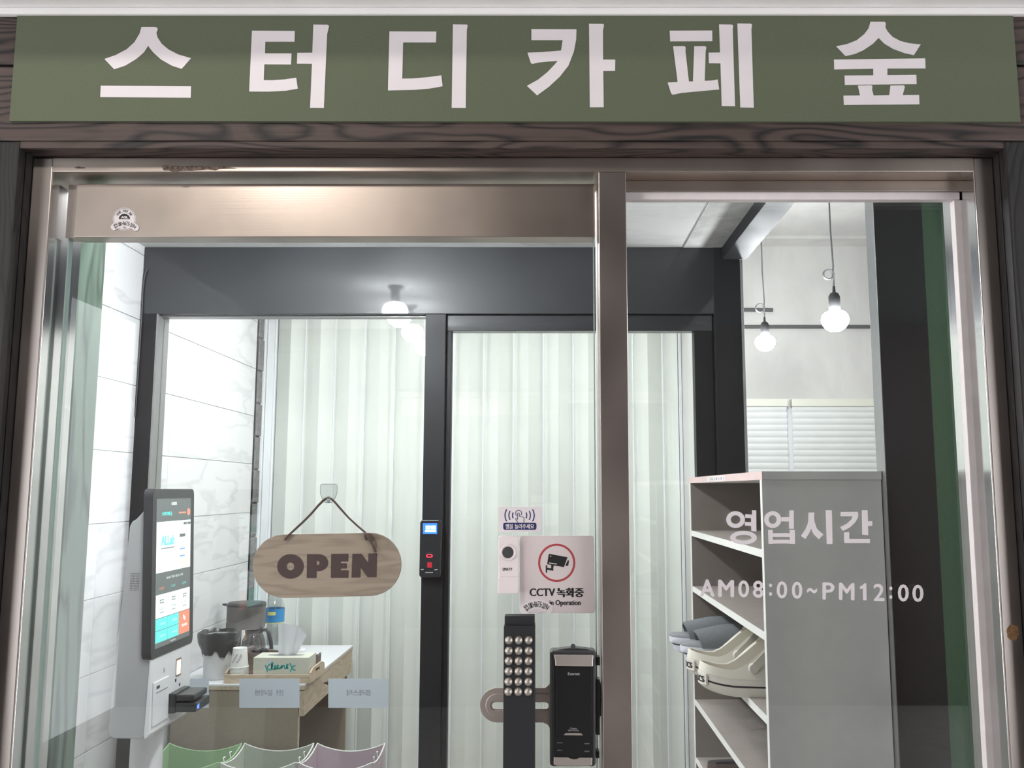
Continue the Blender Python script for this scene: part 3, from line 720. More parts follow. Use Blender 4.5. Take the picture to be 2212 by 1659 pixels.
v, f = tube([at(*CE(*p), GF - 0.001) for p in ho], 0.00055, 5, closed=True); mk('plate_rim', v, f, M_clearedge, hk)
v, f = tube([at(*CE(*p), GF - d) for p, d in (((1085, 300), .003), ((1085, 345), .004), ((1085, 362), .009), ((1085, 352), .014), ((1085, 332), .0155))], 0.0028, 8)
mk('hook_arm', v, f, M_clearedge, hk, smooth=True)

# ---- push-the-bell sticker
M_stick = plain('pale_sticker', (230, 220, 221), 0.4, 0, 0.02, 10)
M_navy = plain('navy_print', (38, 46, 96), 0.5)
M_ink = plain('black_print', (30, 30, 32), 0.5)
CF = crop(860, 1080, 4.809)
def sheet(name, cf, rect, r, Y, th, mat, parent, bevel=0.0):
    v, f = pxpoly([cf(*p) for p in rrect(*rect, r)], Y, th); return mk(name, v, f, mat, parent, bevel=bevel)
def stroke(cf, pts, wd, Y, th=0.0002):
    """a printed line of given width (in crop pixels)"""
    L, R = [], []
    for i, p in enumerate(pts):
        a = pts[max(i - 1, 0)]; b = pts[min(i + 1, len(pts) - 1)]
        dx, dy = b[0] - a[0], b[1] - a[1]; n = math.hypot(dx, dy) or 1
        L.append((p[0] - dy / n * wd / 2, p[1] + dx / n * wd / 2)); R.append((p[0] + dy / n * wd / 2, p[1] - dx / n * wd / 2))
    return pxpoly([cf(*p) for p in L + R[::-1]], Y, th)
st = thing('bell_sticker', 'small pale sticker with a pressing hand above the doorbell', 'sticker', at(1122, 1149, GF))
sheet('sheet', CF, (1043, 71, 1489, 333), 22, GF - 0.0006, 0.0005, M_stick, st)
Yp = GF - 0.0009
parts_ = []
for sx in (-1, 1):
    for r in (62, 100, 140):
        cx = 1262 + sx * 12
        a0, a1 = (math.radians(-28), math.radians(28))
        hgt = {62: 30, 100: 46, 140: 62}[r]
        pts = [(cx + sx * r * 1.0 + -sx * (r * 0.13) * (t * t), 160 + hgt * t) for t in [i / 4 - 1 for i in range(9)]]
        parts_.append(stroke(CF, pts, 11, Yp))
mk('sound_waves', *join(*parts_), M_navy, st)
hand = [[(1230, 165), (1221, 145), (1222, 125), (1234, 111), (1252, 106), (1270, 111), (1282, 125), (1283, 145), (1276, 160)],
        [(1241, 190), (1241, 145), (1246, 136), (1255, 136), (1260, 145), (1260, 172), (1275, 168), (1280, 176), (1292, 172), (1298, 180), (1305, 180), (1308, 195), (1306, 236)],
        [(1241, 190), (1240, 205), (1230, 190), (1220, 192), (1222, 205), (1247, 236)]]
mk('hand_icon', *join(*[stroke(CF, h, 6, Yp) for h in hand]), M_navy, st)
sheet('blue_band', CF, (1092, 237, 1437, 310), 20, Yp, 0.0002, M_navy, st)
text_px('text', '벨을 눌러주세요', (*CF(1117, 248), *CF(1413, 300)), GF - 0.00115, M_stick, st, bold=0.006)

# ---- wireless doorbell
M_bell = plain('doorbell_plastic', (232, 220, 219), 0.35, 0, 0.02, 20)
M_belld = plain('doorbell_button_grey', (66, 65, 67), 0.45, 0, 0.06, 80)
db = thing('doorbell', 'slim pale wireless doorbell with a round dark button', 'doorbell', at(1098, 1283, GF))
sheet('body', CF, (1040, 376, 1250, 806), 20, GF - 0.016, 0.0158, M_bell, db, bevel=0.002)
sheet('battery_cover', CF, (1033, 800, 1250, 976), 20, GF - 0.019, 0.0188, M_bell, db, bevel=0.002)
cc = at(*CF(1141, 545), GF - 0.016); s1 = (at(*CF(1241, 545), GF - 0.016).x - cc.x) / 100
v, f = lathe([(88 * s1, 0.0), (84 * s1, -0.0022), (74 * s1, -0.003), (64 * s1, -0.0022), (58 * s1, -0.0005)], cc, 32, 'y', cap=False); mk('button_ring', v, f, M_bell, db, smooth=True)
v, f = lathe([(59 * s1, 0.0), (57 * s1, -0.0012), (30 * s1, -0.0016), (0.0002, -0.0017)], cc, 32, 'y'); mk('button', v, f, M_belld, db, smooth=True)
text_px('text', 'SMATY', (*CF(1085, 705), *CF(1187, 735)), GF - 0.0163, M_belld, db, bold=0.01)

# ---- CCTV plate with locksmith's sticker
M_plate = plain('satin_plate', (226, 213, 212), 0.4, 0.08, 0.03, 4)
M_red = plain('red_print', (176, 66, 70), 0.5)
cv = thing('cctv_sign', 'square satin sign with a red ringed camera and CCTV wording', 'sign', at(1203, 1325, GF))
v, f = pxpoly([CF(*p) for p in [(1262, 400), (1266, 382), (1285, 372), (2005, 372), (2024, 380), (2030, 400), (2044, 1145), (2038, 1165), (2020, 1176), (1290, 1172), (1270, 1166), (1262, 1148)]], GF - 0.0022, 0.0021); mk('plate', v, f, M_plate, cv, bevel=0.0004, seg=1)
Yc = GF - 0.0025
mk('red_ring', *cring(CF, 1647, 653, 193, 199, 172, 178, Yc), M_red, cv)
cam_ = [[(1565, 559), (1760, 595), (1722, 698), (1548, 668)], [(1762, 627), (1776, 630), (1766, 686), (1737, 682)], [(1590, 672), (1620, 676), (1610, 706), (1612, 735), (1590, 732)], [(1546, 705), (1612, 714), (1612, 735), (1546, 726)], [(1534, 678), (1548, 678), (1546, 755), (1534, 755)]]
mk('camera_icon', *join(*[pxpoly([CF(*p) for p in q], Yc - 0.00004 * i, 0.0002) for i, q in enumerate(cam_)]), M_ink, cv)
mk('camera_detail', *join(pxpoly([CF(*p) for p in ell(1584, 585, 7, 7, 10)], Yc - 0.0003, 0.0001), pxpoly([CF(*p) for p in [(1567, 650), (1650, 662), (1648, 671), (1566, 659)]], Yc - 0.0003, 0.0001)), M_plate, cv)
text_px('text', 'CCTV', (*CF(1365, 918), *CF(1632, 1000)), Yc, M_ink, cv, bold=0.016)
text_px('text', '녹화중', (*CF(1645, 912), *CF(1930, 1010)), Yc, M_ink, cv, bold=0.026)
text_px('text', 'in Operation', (*CF(1572, 1040), *CF(1897, 1108)), Yc, M_ink, cv, bold=0.008)

def phone_sticker(name, label, cf, cx, cy, R, a0, a1, wd, Y, parts_parent=None, scale=1.0):
    """curved strip carrying the phone number; angles in degrees from straight up"""
    t = parts_parent or thing(name, label, 'sticker', at(*cf(cx, cy - R), Y))
    out = [(cx + (R + wd / 2) * math.sin(math.radians(a)), cy - (R + wd / 2) * math.cos(math.radians(a))) for a in [a0 + (a1 - a0) * i / 16 for i in range(17)]]
    inn = [(cx + (R - wd / 2) * math.sin(math.radians(a)), cy - (R - wd / 2) * math.cos(math.radians(a))) for a in [a1 + (a0 - a1) * i / 16 for i in range(17)]]
    def endcap(a, sgn):
        ec = (cx + R * math.sin(math.radians(a)), cy - R * math.cos(math.radians(a))); res = []
        for i in range(1, 6):
            th = math.radians(a) + (math.pi * i / 6) * sgn
            res.append((ec[0] + wd / 2 * math.sin(th), ec[1] - wd / 2 * math.cos(th)))
        return res
    v, f = pxpoly([cf(*p) for p in out + endcap(a1, 1) + inn + endcap(a0, 1)[0:0] + [(cx + R * math.sin(math.radians(a0)) + wd / 2 * math.sin(math.radians(a0) + math.pi + math.pi * i / 6), cy - R * math.cos(math.radians(a0)) - wd / 2 * math.cos(math.radians(a0) + math.pi + math.pi * i / 6)) for i in range(1, 6)]], Y, 0.0002)
    mk('strip', v, f, M_stick, t)
    num = '010-8675-2094'; n = len(num)
    b0 = a0 + (a1 - a0) * 0.20; b1 = a1
    pos = 0; tot = sum(0.55 if c in '1-' else 1.0 for c in num)
    for c in num:
        wgt = 0.55 if c in '1-' else 1.0
        a = math.radians(b0 + (b1 - b0) * (pos + wgt / 2) / tot); pos += wgt
        gx, gy = cx + R * math.sin(a), cy - R * math.cos(a)
        gw = R * math.radians(b1 - b0) / tot * wgt * 0.86; gh = wd * 0.62
        if c == '-': gh = wd * 0.1
        text_px('digit', c, [cf(*p) for p in rot_box(gx, gy, gw, gh, a + 0.0)], Y - 0.0002, M_ink, t, bold=0.022)
    for j, sx in enumerate(('일일', '열쇠')):
        a = math.radians(a0 + (a1 - a0) * 0.09)
        rr = R + wd * (0.18 if j == 0 else -0.2)
        gx, gy = cx + rr * math.sin(a), cy - rr * math.cos(a)
        text_px('small_text', sx, [cf(*p) for p in rot_box(gx, gy, R * math.radians(a1 - a0) * 0.16, wd * 0.30, a)], Y - 0.0002, M_ink, t, bold=0.02)
    return t
CG = crop(1070, 1150, 9.218)
phone_sticker('phone_sticker', 'curved locksmith phone number sticker on the CCTV sign', CG, 830, 1770, 340, -46, 42, 190, GF - 0.0028)

# ---- round locksmith sticker on the steel rail
CH_ = crop(225, 430, 20.73)
YRl = 1.45 - 0.0004
rs = thing('round_sticker', 'round locksmith sticker on the steel rail above the door', 'sticker', at(270, 497, YRl))
v, f = pxpoly([CH_(*p) for p in ell(905, 895, 520, 510, 40)], YRl, 0.0003); mk('disc', v, f, M_stick, rs)
mk('outer_line', *cring(CH_, 905, 895, 492, 485, 478, 471, YRl - 0.0002, 0.0001, 40), M_belld, rs)
hd = ell(905, 895, 250, 240, 16, math.pi, 2 * math.pi, False)
v, f = pxpoly([CH_(*p) for p in hd], YRl - 0.0002, 0.0001); mk('black_dome', v, f, M_ink, rs)
text_px('text', 'ASL', (*CH_(745, 770), *CH_(1085, 870)), YRl - 0.0004, M_stick, rs, bold=0.05)
for i, c in enumerate('유리문.자동문.철문'):
    a = math.radians(-66 + 132 * (i + 0.5) / 10)
    gx, gy = 905 + 355 * math.sin(a), 880 - 355 * math.cos(a)
    if c == '.': q = rot_box(gx - 60 * math.sin(a), gy + 60 * math.cos(a), 26, 26, a)
    else: q = rot_box(gx, gy, 84, 118, a)
    text_px('ring_text', c, [CH_(*p) for p in q], YRl - 0.0002, M_belld, rs, bold=0.03)
text_px('text', 'SC', (*CH_(850, 1235), *CH_(1020, 1315)), YRl - 0.0002, M_belld, rs, bold=0.03)
phone_sticker('x', 'x', CH_, 905, 1850, 760, -38, 42, 290, YRl - 0.0006, parts_parent=rs)

# ---- bar handle with round studs (part of the door)
M_bar = plain('black_powder_coat', (30, 30, 33), 0.55, 0, 0.3, 500)
M_stud = plain('pewter_stud', (176, 168, 160), 0.35, 0.7, 0.05, 20)
CI = crop(1000, 1300, 4.621)
YB = 1.392
a = at(*CI(407, 240), YB); b = at(*CI(721, 240), YB)
bar = box('bar_handle', a.x, b.x, YB, YB + 0.034, 0.55, a.z, M_bar, dr, bevel=0.0012)
a2 = at(*CI(416, 140), YB + 0.006); b2 = at(*CI(716, 140), YB + 0.006)
box('end_cap', a2.x, b2.x, YB + 0.006, YB + 0.030, a.z - 0.002, a2.z, M_bar, bar, bevel=0.001)
for zc in (0.62, 1.02, 1.13):
    xm = (a.x + b.x) / 2
    v, f = lathe([(0.008, YB + 0.034), (0.008, GF)], (xm, 0, zc), 16, 'y'); mk('standoff', v, f, M_bar, bar, smooth=True)
srow = [383, 488, 590, 693, 797, 897]
me0 = None
for i, y in enumerate(srow):
    for j, x in enumerate((460, 557, 656)):
        p = at(*CI(x - i * 1.0, y), YB)
        if me0 is None:
            v, f = lathe([(0.0066, 0.0), (0.0064, -0.0016), (0.0050, -0.0036), (0.0028, -0.0050), (0.0003, -0.0055)], (0, 0, 0), 16, 'y')
            s0 = mk('stud', v, f, M_stud, bar, smooth=True, local=True); me0 = s0.data
        else:
            s0 = bpy.data.objects.new('stud', me0); COL.objects.link(s0); s0.parent = bar
        s0.location = p - org(bar)

# ---- slotted steel plate and digital lock
M_plate2 = brushed('worn_steel', (206, 194, 188), 0.42, 'z', 0.08)
M_lockb = plain('lock_black', (24, 24, 25), 0.35, 0, 0.2, 400)
M_lockf = plain('lock_frame_grey', (74, 73, 74), 0.4, 0.3, 0.1, 60)
M_silver = brushed('lock_silver', (222, 212, 206), 0.42, 'x', 0.05)
M_gtext = plain('grey_print', (176, 176, 178), 0.5)
YK = GF - 0.003
def cst(cf, x0, y0, x1, y1, n=12):     # stadium, crop coordinates
    return stadium((x0 + x1) / 2, (y0 + y1) / 2, x1 - x0, y1 - y0, 0.0, n)
outp = cst(CI, 170, 860, 1000, 1205); inp = cst(CI, 290, 1003, 856, 1070)
pm = thing  # keep names short
kp = mk('lock_plate', *ringv([at(*CI(*p), YK) for p in outp], [at(*CI(*p), YK) for p in inp], (0, 0.0029, 0)), M_plate2, dr, label='slotted stainless steel plate')
outp = cst(CI, 225, 920, 990, 1148); mk('raised_rib', *ringv([at(*CI(*p), YK - 0.002) for p in outp], [at(*CI(*p), YK - 0.002) for p in cst(CI, 275, 985, 940, 1085)], (0, 0.002, 0)), M_plate2, kp, bevel=0.0008)
v, f = join(pxpoly([CI(*p) for p in [(800, 868), (835, 850), (860, 825), (900, 700), (900, 1003), (800, 1003)]], YK + 0.0002, 0.0026), pxpoly([CI(*p) for p in [(800, 1070), (900, 1070), (900, 1400), (862, 1250), (845, 1225), (800, 1205)]], YK + 0.0002, 0.0026)); mk('plate_flare', v, f, M_plate2, kp)
CJ = crop(1180, 1390, 6.167)
YLk = GF - 0.034
lk = sheet('digital_lock', CJ, (48, 100, 662, 1642), 46, YLk, 0.0338, M_lockf, dr, bevel=0.003)
lk['label'] = 'black digital door lock with silver bands'
sheet('face', CJ, (92, 150, 632, 1630), 24, YLk - 0.002, 0.003, M_lockb, lk, bevel=0.001)
v, f = pxpoly([CJ(*p) for p in [(98, 152), (634, 155), (624, 230), (626, 310), (118, 303), (115, 230)]], YLk - 0.005, 0.004); mk('top_band', v, f, M_silver, lk, bevel=0.0016)
v, f = pxpoly([CJ(*p) for p in [(100, 1515), (285, 1517), (320, 1535), (370, 1542), (420, 1535), (450, 1520), (615, 1522), (612, 1625), (560, 1634), (150, 1632), (98, 1615)]], YLk - 0.005, 0.004); mk('bottom_band', v, f, M_silver, lk, bevel=0.0012)
sheet('cover', CJ, (128, 312, 612, 1225), 8, YLk - 0.0035, 0.002, M_lockb, lk, bevel=0.0006)
v, f = pxpoly([CJ(*p) for p in [(235, 1222), (252, 1200), (270, 1194), (452, 1196), (472, 1203), (488, 1225)]], YLk - 0.0042, 0.001); mk('thumb_tab', v, f, M_silver, lk)
text_px('text', 'Evernet', (*CJ(288, 384), *CJ(447, 424)), YLk - 0.0037, M_gtext, lk, bold=0.01)
text_px('text', 'Choice', (*CJ(315, 1120), *CJ(405, 1145)), YLk - 0.0037, M_gtext, lk)
text_px('text', 'SMART KEYLESS', (*CJ(290, 1152), *CJ(432, 1168)), YLk - 0.0037, M_gtext, lk)
for s_, q in (('가나다라', (142, 1315, 218, 1333)), ('다라마', (508, 1326, 573, 1345)), ('마바사', (148, 1415, 214, 1432)), ('사아자', (508, 1428, 573, 1447))):
    text_px('text', '· · ·' if False else s_[:3], (*CJ(q[0], q[1]), *CJ(q[2], q[3])), YLk - 0.0022, M_gtext, lk)
v, f = pxpoly([CJ(*p) for p in [(70, 102), (200, 75), (300, 62), (420, 62), (540, 75), (640, 102)]], YLk + 0.006, 0.02); mk('top_cap', v, f, M_lockf, lk, bevel=0.001)
c = at(*CJ(357, 48), YLk + 0.012); v, f = lathe([(0.004, -0.004), (0.004, 0.002), (0.002, 0.005)], c, 12); mk('top_screw', v, f, M_lockf, lk, smooth=True)
for q in ((664, 180, 716, 292), (664, 1440, 708, 1530)):
    sheet('strike_bracket', CJ, q, 6, YLk + 0.012, 0.02, M_lockf, lk, bevel=0.0008)
sheet('side_housing', CJ, (664, 480, 714, 1220), 8, YLk + 0.010, 0.022, M_lockf, lk, bevel=0.001)
v, f = pxpoly([CJ(*p) for p in [(712, 490), (728, 540), (733, 700), (728, 710), (733, 730), (730, 960), (714, 980)]], YLk + 0.014, 0.012); mk('side_latch', v, f, M_lockb, lk)

# ================================================================== SHOE CABINET
CXf, CYn, CYfar, CZ = 0.468, 1.887, 2.83, 1.541
cab = thing('shoe_cabinet', 'tall open grey shoe cabinet beside the black partition', 'cabinet', (0.6, 2.36, 0))
CXb = XP - 0.004
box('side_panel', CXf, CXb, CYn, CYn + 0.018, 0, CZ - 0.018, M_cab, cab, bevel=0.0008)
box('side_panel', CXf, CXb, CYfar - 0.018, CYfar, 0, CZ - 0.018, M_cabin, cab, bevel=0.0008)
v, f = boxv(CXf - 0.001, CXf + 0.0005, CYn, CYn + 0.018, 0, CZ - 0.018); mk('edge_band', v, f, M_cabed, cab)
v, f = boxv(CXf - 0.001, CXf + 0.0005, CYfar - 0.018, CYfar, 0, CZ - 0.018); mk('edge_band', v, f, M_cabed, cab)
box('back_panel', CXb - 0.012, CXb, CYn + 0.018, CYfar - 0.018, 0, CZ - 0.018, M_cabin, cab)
tp = box('top_panel', CXf, CXb, CYn - 0.004, CYfar + 0.004, CZ - 0.018, CZ, M_cab, cab, bevel=0.0008)
v, f = boxv(CXf - 0.0012, CXf + 0.0003, CYn - 0.004, CYfar + 0.004, CZ - 0.018, CZ); mk('edge_band', v, f, M_pink, tp, label='pale pink edge band')
lab0, lab1 = atX(1528, 1029, CXf).y, atX(1567, 1026, CXf).y
v, f = boxv(CXf - 0.0016, CXf - 0.0012, lab1, lab0, CZ - 0.016, CZ - 0.002); bl_ = mk('barcode_label', v, f, M_stick, tp)
for i in range(7):
    y = lab1 + 0.012 + (lab0 - lab1 - 0.03) * i / 7
    v, f = boxv(CXf - 0.0018, CXf - 0.0016, y, y + 0.004 + 0.004 * (i % 2), CZ - 0.013, CZ - 0.006); mk('bar', v, f, M_belld, bl_)
shelf_z = [1.374, 1.2013, 1.0290, 0.857, 0.685, 0.513, 0.341, 0.169, 0.06]
for z in shelf_z:
    s = box('shelf', CXf + 0.002, CXb - 0.012, CYn + 0.018, CYfar - 0.018, z - 0.017, z, M_shelf, cab)
    v, f = boxv(CXf + 0.0004, CXf + 0.002, CYn + 0.018, CYfar - 0.018, z - 0.017, z); mk('edge_band', v, f, M_cabed, s)

# ================================================================== SHOES
M_clog = plain('cream_clog', (226, 221, 208), 0.5, 0, 0.03, 12)
M_clogs = plain('cream_sole', (222, 217, 206), 0.55, 0, 0.04, 30)
M_felt = plain('grey_felt', (110, 114, 116), 0.95, 0, 0.12, 260, 0.5)
M_felt2 = plain('grey_insole', (138, 139, 142), 0.95, 0, 0.1, 200, 0.3)
M_sole = plain('pale_grey_sole', (208, 210, 218), 0.55, 0, 0.03, 30)
M_brownshoe = plain('brown_leather_shoe', (74, 58, 52), 0.45, 0, 0.15, 40)
def foot(L, W, n=36, toe=0.62):
    """outline of a sole, heel at x=0, toe at x=L; returned anticlockwise from the heel"""
    pts = []
    for i in range(n):
        a = 2 * math.pi * i / n
        x = 0.5 - 0.5 * math.cos(a)
        wd = (math.sin(math.pi * min(max(x, 0), 1)) ** 0.55) * (0.40 + 0.10 * math.sin(math.pi * (x - 0.15)))
        pts.append((L * x, W * wd * (1 if math.sin(a) < 0 else -1) if abs(math.sin(a)) > 1e-9 else 0.0))
    return pts
def foot2(L, W, n=40):
    pts = []
    for i in range(n):
        a = 2 * math.pi * i / n
        cx, sx = -math.cos(a), -math.sin(a)
        x = L * (0.5 + 0.5 * (abs(cx) ** 0.85) * (1 if cx > 0 else -1))
        t = x / L
        hw = W * (0.36 + 0.14 * (1 / (1 + math.exp(-(t - 0.45) * 9))))
        y = hw * (abs(sx) ** 0.62) * (1 if sx > 0 else -1)
        pts.append((x, y))
    return pts
def clog(loc, label, rz=0.0):
    t = thing('clog', label, 'clog', loc, 'cream clogs on the shelf', rot=(0, 0, rz))
    L, W, n = 0.29, 0.118, 40
    o = foot2(L, W, n)
    def rise(x): return 0.016 * max(0, 1 - x / 0.09) ** 2 + 0.014 * max(0, (x - 0.2) / 0.09) ** 2     # rocker at heel and toe
    def ring(z, sc, dz=1.0): return [((x - L / 2) * sc + L / 2, y * sc, z + rise(x) * dz) for x, y in o]
    v, f = loft([ring(0.0, 0.93), ring(0.006, 0.985), ring(0.018, 1.0), ring(0.034, 1.0), ring(0.040, 0.99)])
    sole = mk('sole', v, f, M_clogs, t, smooth=True, local=True)
    v, f = loft([ring(0.0215, 1.004), ring(0.0255, 1.004)]); mk('stripe', v, f, M_ink, sole, smooth=True, local=True)
    # upper wall: low at the heel, swelling into a closed toe box
    def H(x):
        s = min(max((x - 0.06) / 0.13, 0), 1); return 0.019 + 0.068 * s * s * (3 - 2 * s)
    rings = []
    lev = [0.0, 0.35, 0.7, 1.0]
    for q in lev:
        r = []
        for x, y in o:
            h = H(x); k = 1 - 0.05 * q - (0.30 * q * q if x > 0.16 else 0.30 * q * q * max(0, (x - 0.08) / 0.08)) * min(1, h / 0.09)
            r.append(((x - L / 2) * (1 - 0.03 * q - 0.14 * q * q * (1 if x > 0.2 else 0)) + L / 2, y * k, 0.040 + rise(x) + h * q))
        rings.append(r)
    inner = [[((x - L / 2) * 0.965 + L / 2, y * 0.93, z - (0.0 if i else 0.002)) for x, y, z in r] for i, r in enumerate(rings[::-1])]
    v, f = loft(rings + inner, cap0=False, cap1=True)
    # close the toe box with a domed sheet over x > 0.15
    up = mk('upper', v, f, M_clog, t, smooth=True, local=True)
    top = [p for p in rings[-1] if p[0] > 0.145]
    top.sort(key=lambda p: p[0])
    left = sorted([p for p in top if p[1] >= 0], key=lambda p: p[0]); right = sorted([p for p in top if p[1] < 0], key=lambda p: p[0])
    m = min(len(left), len(right)); V, F = [], []
    for i in range(m):
        a, b = Vector(left[i]), Vector(right[i])
        for j in range(7):
            s = j / 6; p = a.lerp(b, s); p.z += 0.022 * math.sin(math.pi * s) * (1 - 0.4 * i / m); V.append(p)
    for i in range(m - 1):
        for j in range(6): F.append((i * 7 + j, i * 7 + j + 1, (i + 1) * 7 + j + 1, (i + 1) * 7 + j))
    mk('toe_box', V, F, M_clog, up, smooth=True, local=True)
    # strap turned forward over the toe box, on a round pivot each side
    path = []
    for i in range(17):
        a = math.pi * i / 16
        path.append((0.118 + 0.075 * math.sin(a), -0.053 * math.cos(a), 0.070 + 0.066 * math.sin(a)))
    V, F = [], []
    for i, p in enumerate(path):
        p = Vector(p); wv = Vector((-0.55, 0, 0.83)) * 0.0095
        ov = Vector((0, -1 if i < 8 else (1 if i > 8 else 0), 0.2)) * 0.004
        V += [p - wv, p + wv, p + wv + ov, p - wv + ov]
    for i in range(16):
        for k in range(4): F.append((4 * i + k, 4 * i + (k + 1) % 4, 4 * i + 4 + (k + 1) % 4, 4 * i + 4 + k))
    F += [(3, 2, 1, 0), (64, 65, 66, 67)]
    stp = mk('strap', V, F, M_clog, t, smooth=True, local=True)
    for s in (-1, 1):
        v, f = lathe([(0.0125, 0.0), (0.0125, 0.004), (0.010, 0.0062), (0.0008, 0.0064)], (0, 0, 0), 20, 'y')
        v = [Vector((p.x + 0.116, s * (0.050 + p.y), p.z + 0.067)) for p in v]
        mk('rivet', v, f, M_clogs, stp, smooth=True, local=True)
    # heel tab
    V = []
    ys = [-0.030, -0.02, -0.01, 0, 0.01, 0.02, 0.030]
    hx = lambda y: 0.0 + 0.0 + (abs(y) / 0.034) ** 2.2 * 0.016 - 0.0022
    def tabp(y, z): return Vector((hx(y), y, z))
    F = []
    for y in ys: V += [tabp(y, 0.026), tabp(y, 0.050)]
    for i in range(len(ys) - 1): F.append((2 * i, 2 * i + 2, 2 * i + 3, 2 * i + 1))
    n0 = len(V); V += [p + Vector((0.004, 0, 0)) for p in V[:n0]]
    F += [tuple(n0 + k for k in q[::-1]) for q in F]
    F += [(2 * i, n0 + 2 * i, n0 + 2 * i + 2, 2 * i + 2) for i in range(6)] + [(2 * i + 1, 2 * i + 3, n0 + 2 * i + 3, n0 + 2 * i + 1) for i in range(6)] + [(0, 1, n0 + 1, n0), (12, n0 + 12, n0 + 13, 13)]
    hb = mk('heel_tab', V, F, M_clogs, t, smooth=True, local=True)
    text_map('text', 'crocs', lambda x, y: Vector((hx(0.027 - 0.054 * x) - 0.0004, 0.027 - 0.054 * x, 0.031 + 0.014 * y)), M_ink, hb, bold=0.02, local=True)
    return t
Z3 = 1.0290
clog((0.363, 2.115, Z3 + 0.0002), 'cream rubber clog at the open front of the shoe cabinet with heel overhanging', 0.03)
clog((0.362, 2.275, Z3 + 0.0002), 'cream rubber clog between its pair and the grey slippers', 0.03)
def slipper(loc, label, rz, tilt=0.0):
    t = thing('slipper', label, 'slipper', loc, 'grey felt slippers in the shoe cabinet', rot=(0, tilt, rz))
    L, W = 0.27, 0.112
    o = foot2(L, W, 36)
    def ring(z, sc, l=0.0): return [((x - L / 2) * sc + L / 2, y * sc, z + l * max(0, 1 - x / 0.07) ** 2) for x, y in o]
    v, f = loft([ring(0.0, 0.86, 0.012), ring(0.006, 0.92, 0.010), ring(0.027, 0.945, 0.004)]); so = mk('outsole', v, f, M_sole, t, smooth=True, local=True)
    v, f = loft([ring(0.027, 0.925, 0.004), ring(0.0325, 0.925, 0.003)]); mk('dark_line', v, f, M_belld, so, smooth=True, local=True)
    v, f = loft([ring(0.0325, 0.98, 0.003), ring(0.035, 1.0, 0.003), ring(0.049, 1.0, 0.002), ring(0.051, 0.99, 0.002)]); mk('midsole', v, f, M_sole, t, smooth=True, local=True)
    v, f = loft([ring(0.051, 0.995, 0.002), ring(0.056, 0.99, 0.002), ring(0.059, 0.95, 0.002)]); mk('insole', v, f, M_felt2, t, smooth=True, local=True)
    # band over the instep
    R1, R2 = [], []
    st_ = [0.052, 0.085, 0.125, 0.165, 0.205, 0.235]
    V, F = [], []; m = 13
    for i, x in enumerate(st_):
        tt = x / L; hw = W * (0.36 + 0.14 * (1 / (1 + math.exp(-(tt - 0.45) * 9)))) * (1.02 if x < 0.2 else 0.95)
        h = 0.040 + 0.018 * min(1, (x - 0.05) / 0.09)
        for lay, (k, dz) in enumerate(((1.0, 0.0), (0.94, -0.005))):
            for j in range(m):
                a = math.pi * j / (m - 1)
                V.append(Vector((x - 0.012 * math.sin(a), hw * k * math.copysign(abs(math.cos(a)) ** 0.7, math.cos(a)), 0.050 + (h + dz) * math.sin(a) ** 0.8)))
    for i in range(len(st_) - 1):
        for lay in (0, 1):
            for j in range(m - 1):
                a = (i * 2 + lay) * m + j; b = ((i + 1) * 2 + lay) * m + j
                F.append((a, a + 1, b + 1, b) if lay == 0 else (b, b + 1, a + 1, a))
    for i in (0, len(st_) - 1):
        for j in range(m - 1):
            a = i * 2 * m + j; F.append((a, a + m, a + m + 1, a + 1))
    mk('band', V, F, M_felt, t, smooth=True, local=True)
    return t
slipper((0.372, 2.455, Z3 + 0.0002), 'grey felt slipper next to the cream clogs', 0.02)
slipper((0.364, 2.605, Z3 + 0.0002), 'grey felt slipper at the far end of the clog shelf', 0.02)
# dark brown shoe on a lower shelf
t = thing('brown_shoe', 'dark brown leather shoe on a low shelf of the cabinet', 'shoe', (0.425, 2.42, 0.6852))
o = foot2(0.28, 0.10, 36)
def bring(z, sc, fx=0.0): return [((x - 0.14) * sc + 0.14 + fx, y * sc, z) for x, y in o]
v, f = loft([bring(0.0, 0.97), bring(0.02, 1.0), bring(0.024, 1.0)]); mk('sole', v, f, M_ink, t, smooth=True, local=True)
rr = []
for q in range(7):
    k = q / 6
    rr.append([((x - 0.14) * (1 - 0.06 * k) + 0.14, y * (0.97 - 0.32 * k), 0.024 + (0.078 - 0.045 * max(0, (x - 0.13) / 0.15)) * k) for x, y in o])
v, f = loft(rr, cap1=False); up = mk('upper', v, f, M_brownshoe, t, smooth=True, local=True)
v, f = loft([[(x, y, z) for x, y, z in rr[-1]], [((x - 0.12) * 0.8 + 0.12, y * 0.72, z - 0.004) for x, y, z in rr[-1]], [((x - 0.12) * 0.75 + 0.12, y * 0.7, z - 0.04) for x, y, z in rr[-1]]], cap0=False); mk('collar', v, f, M_belld, up, smooth=True, local=True)

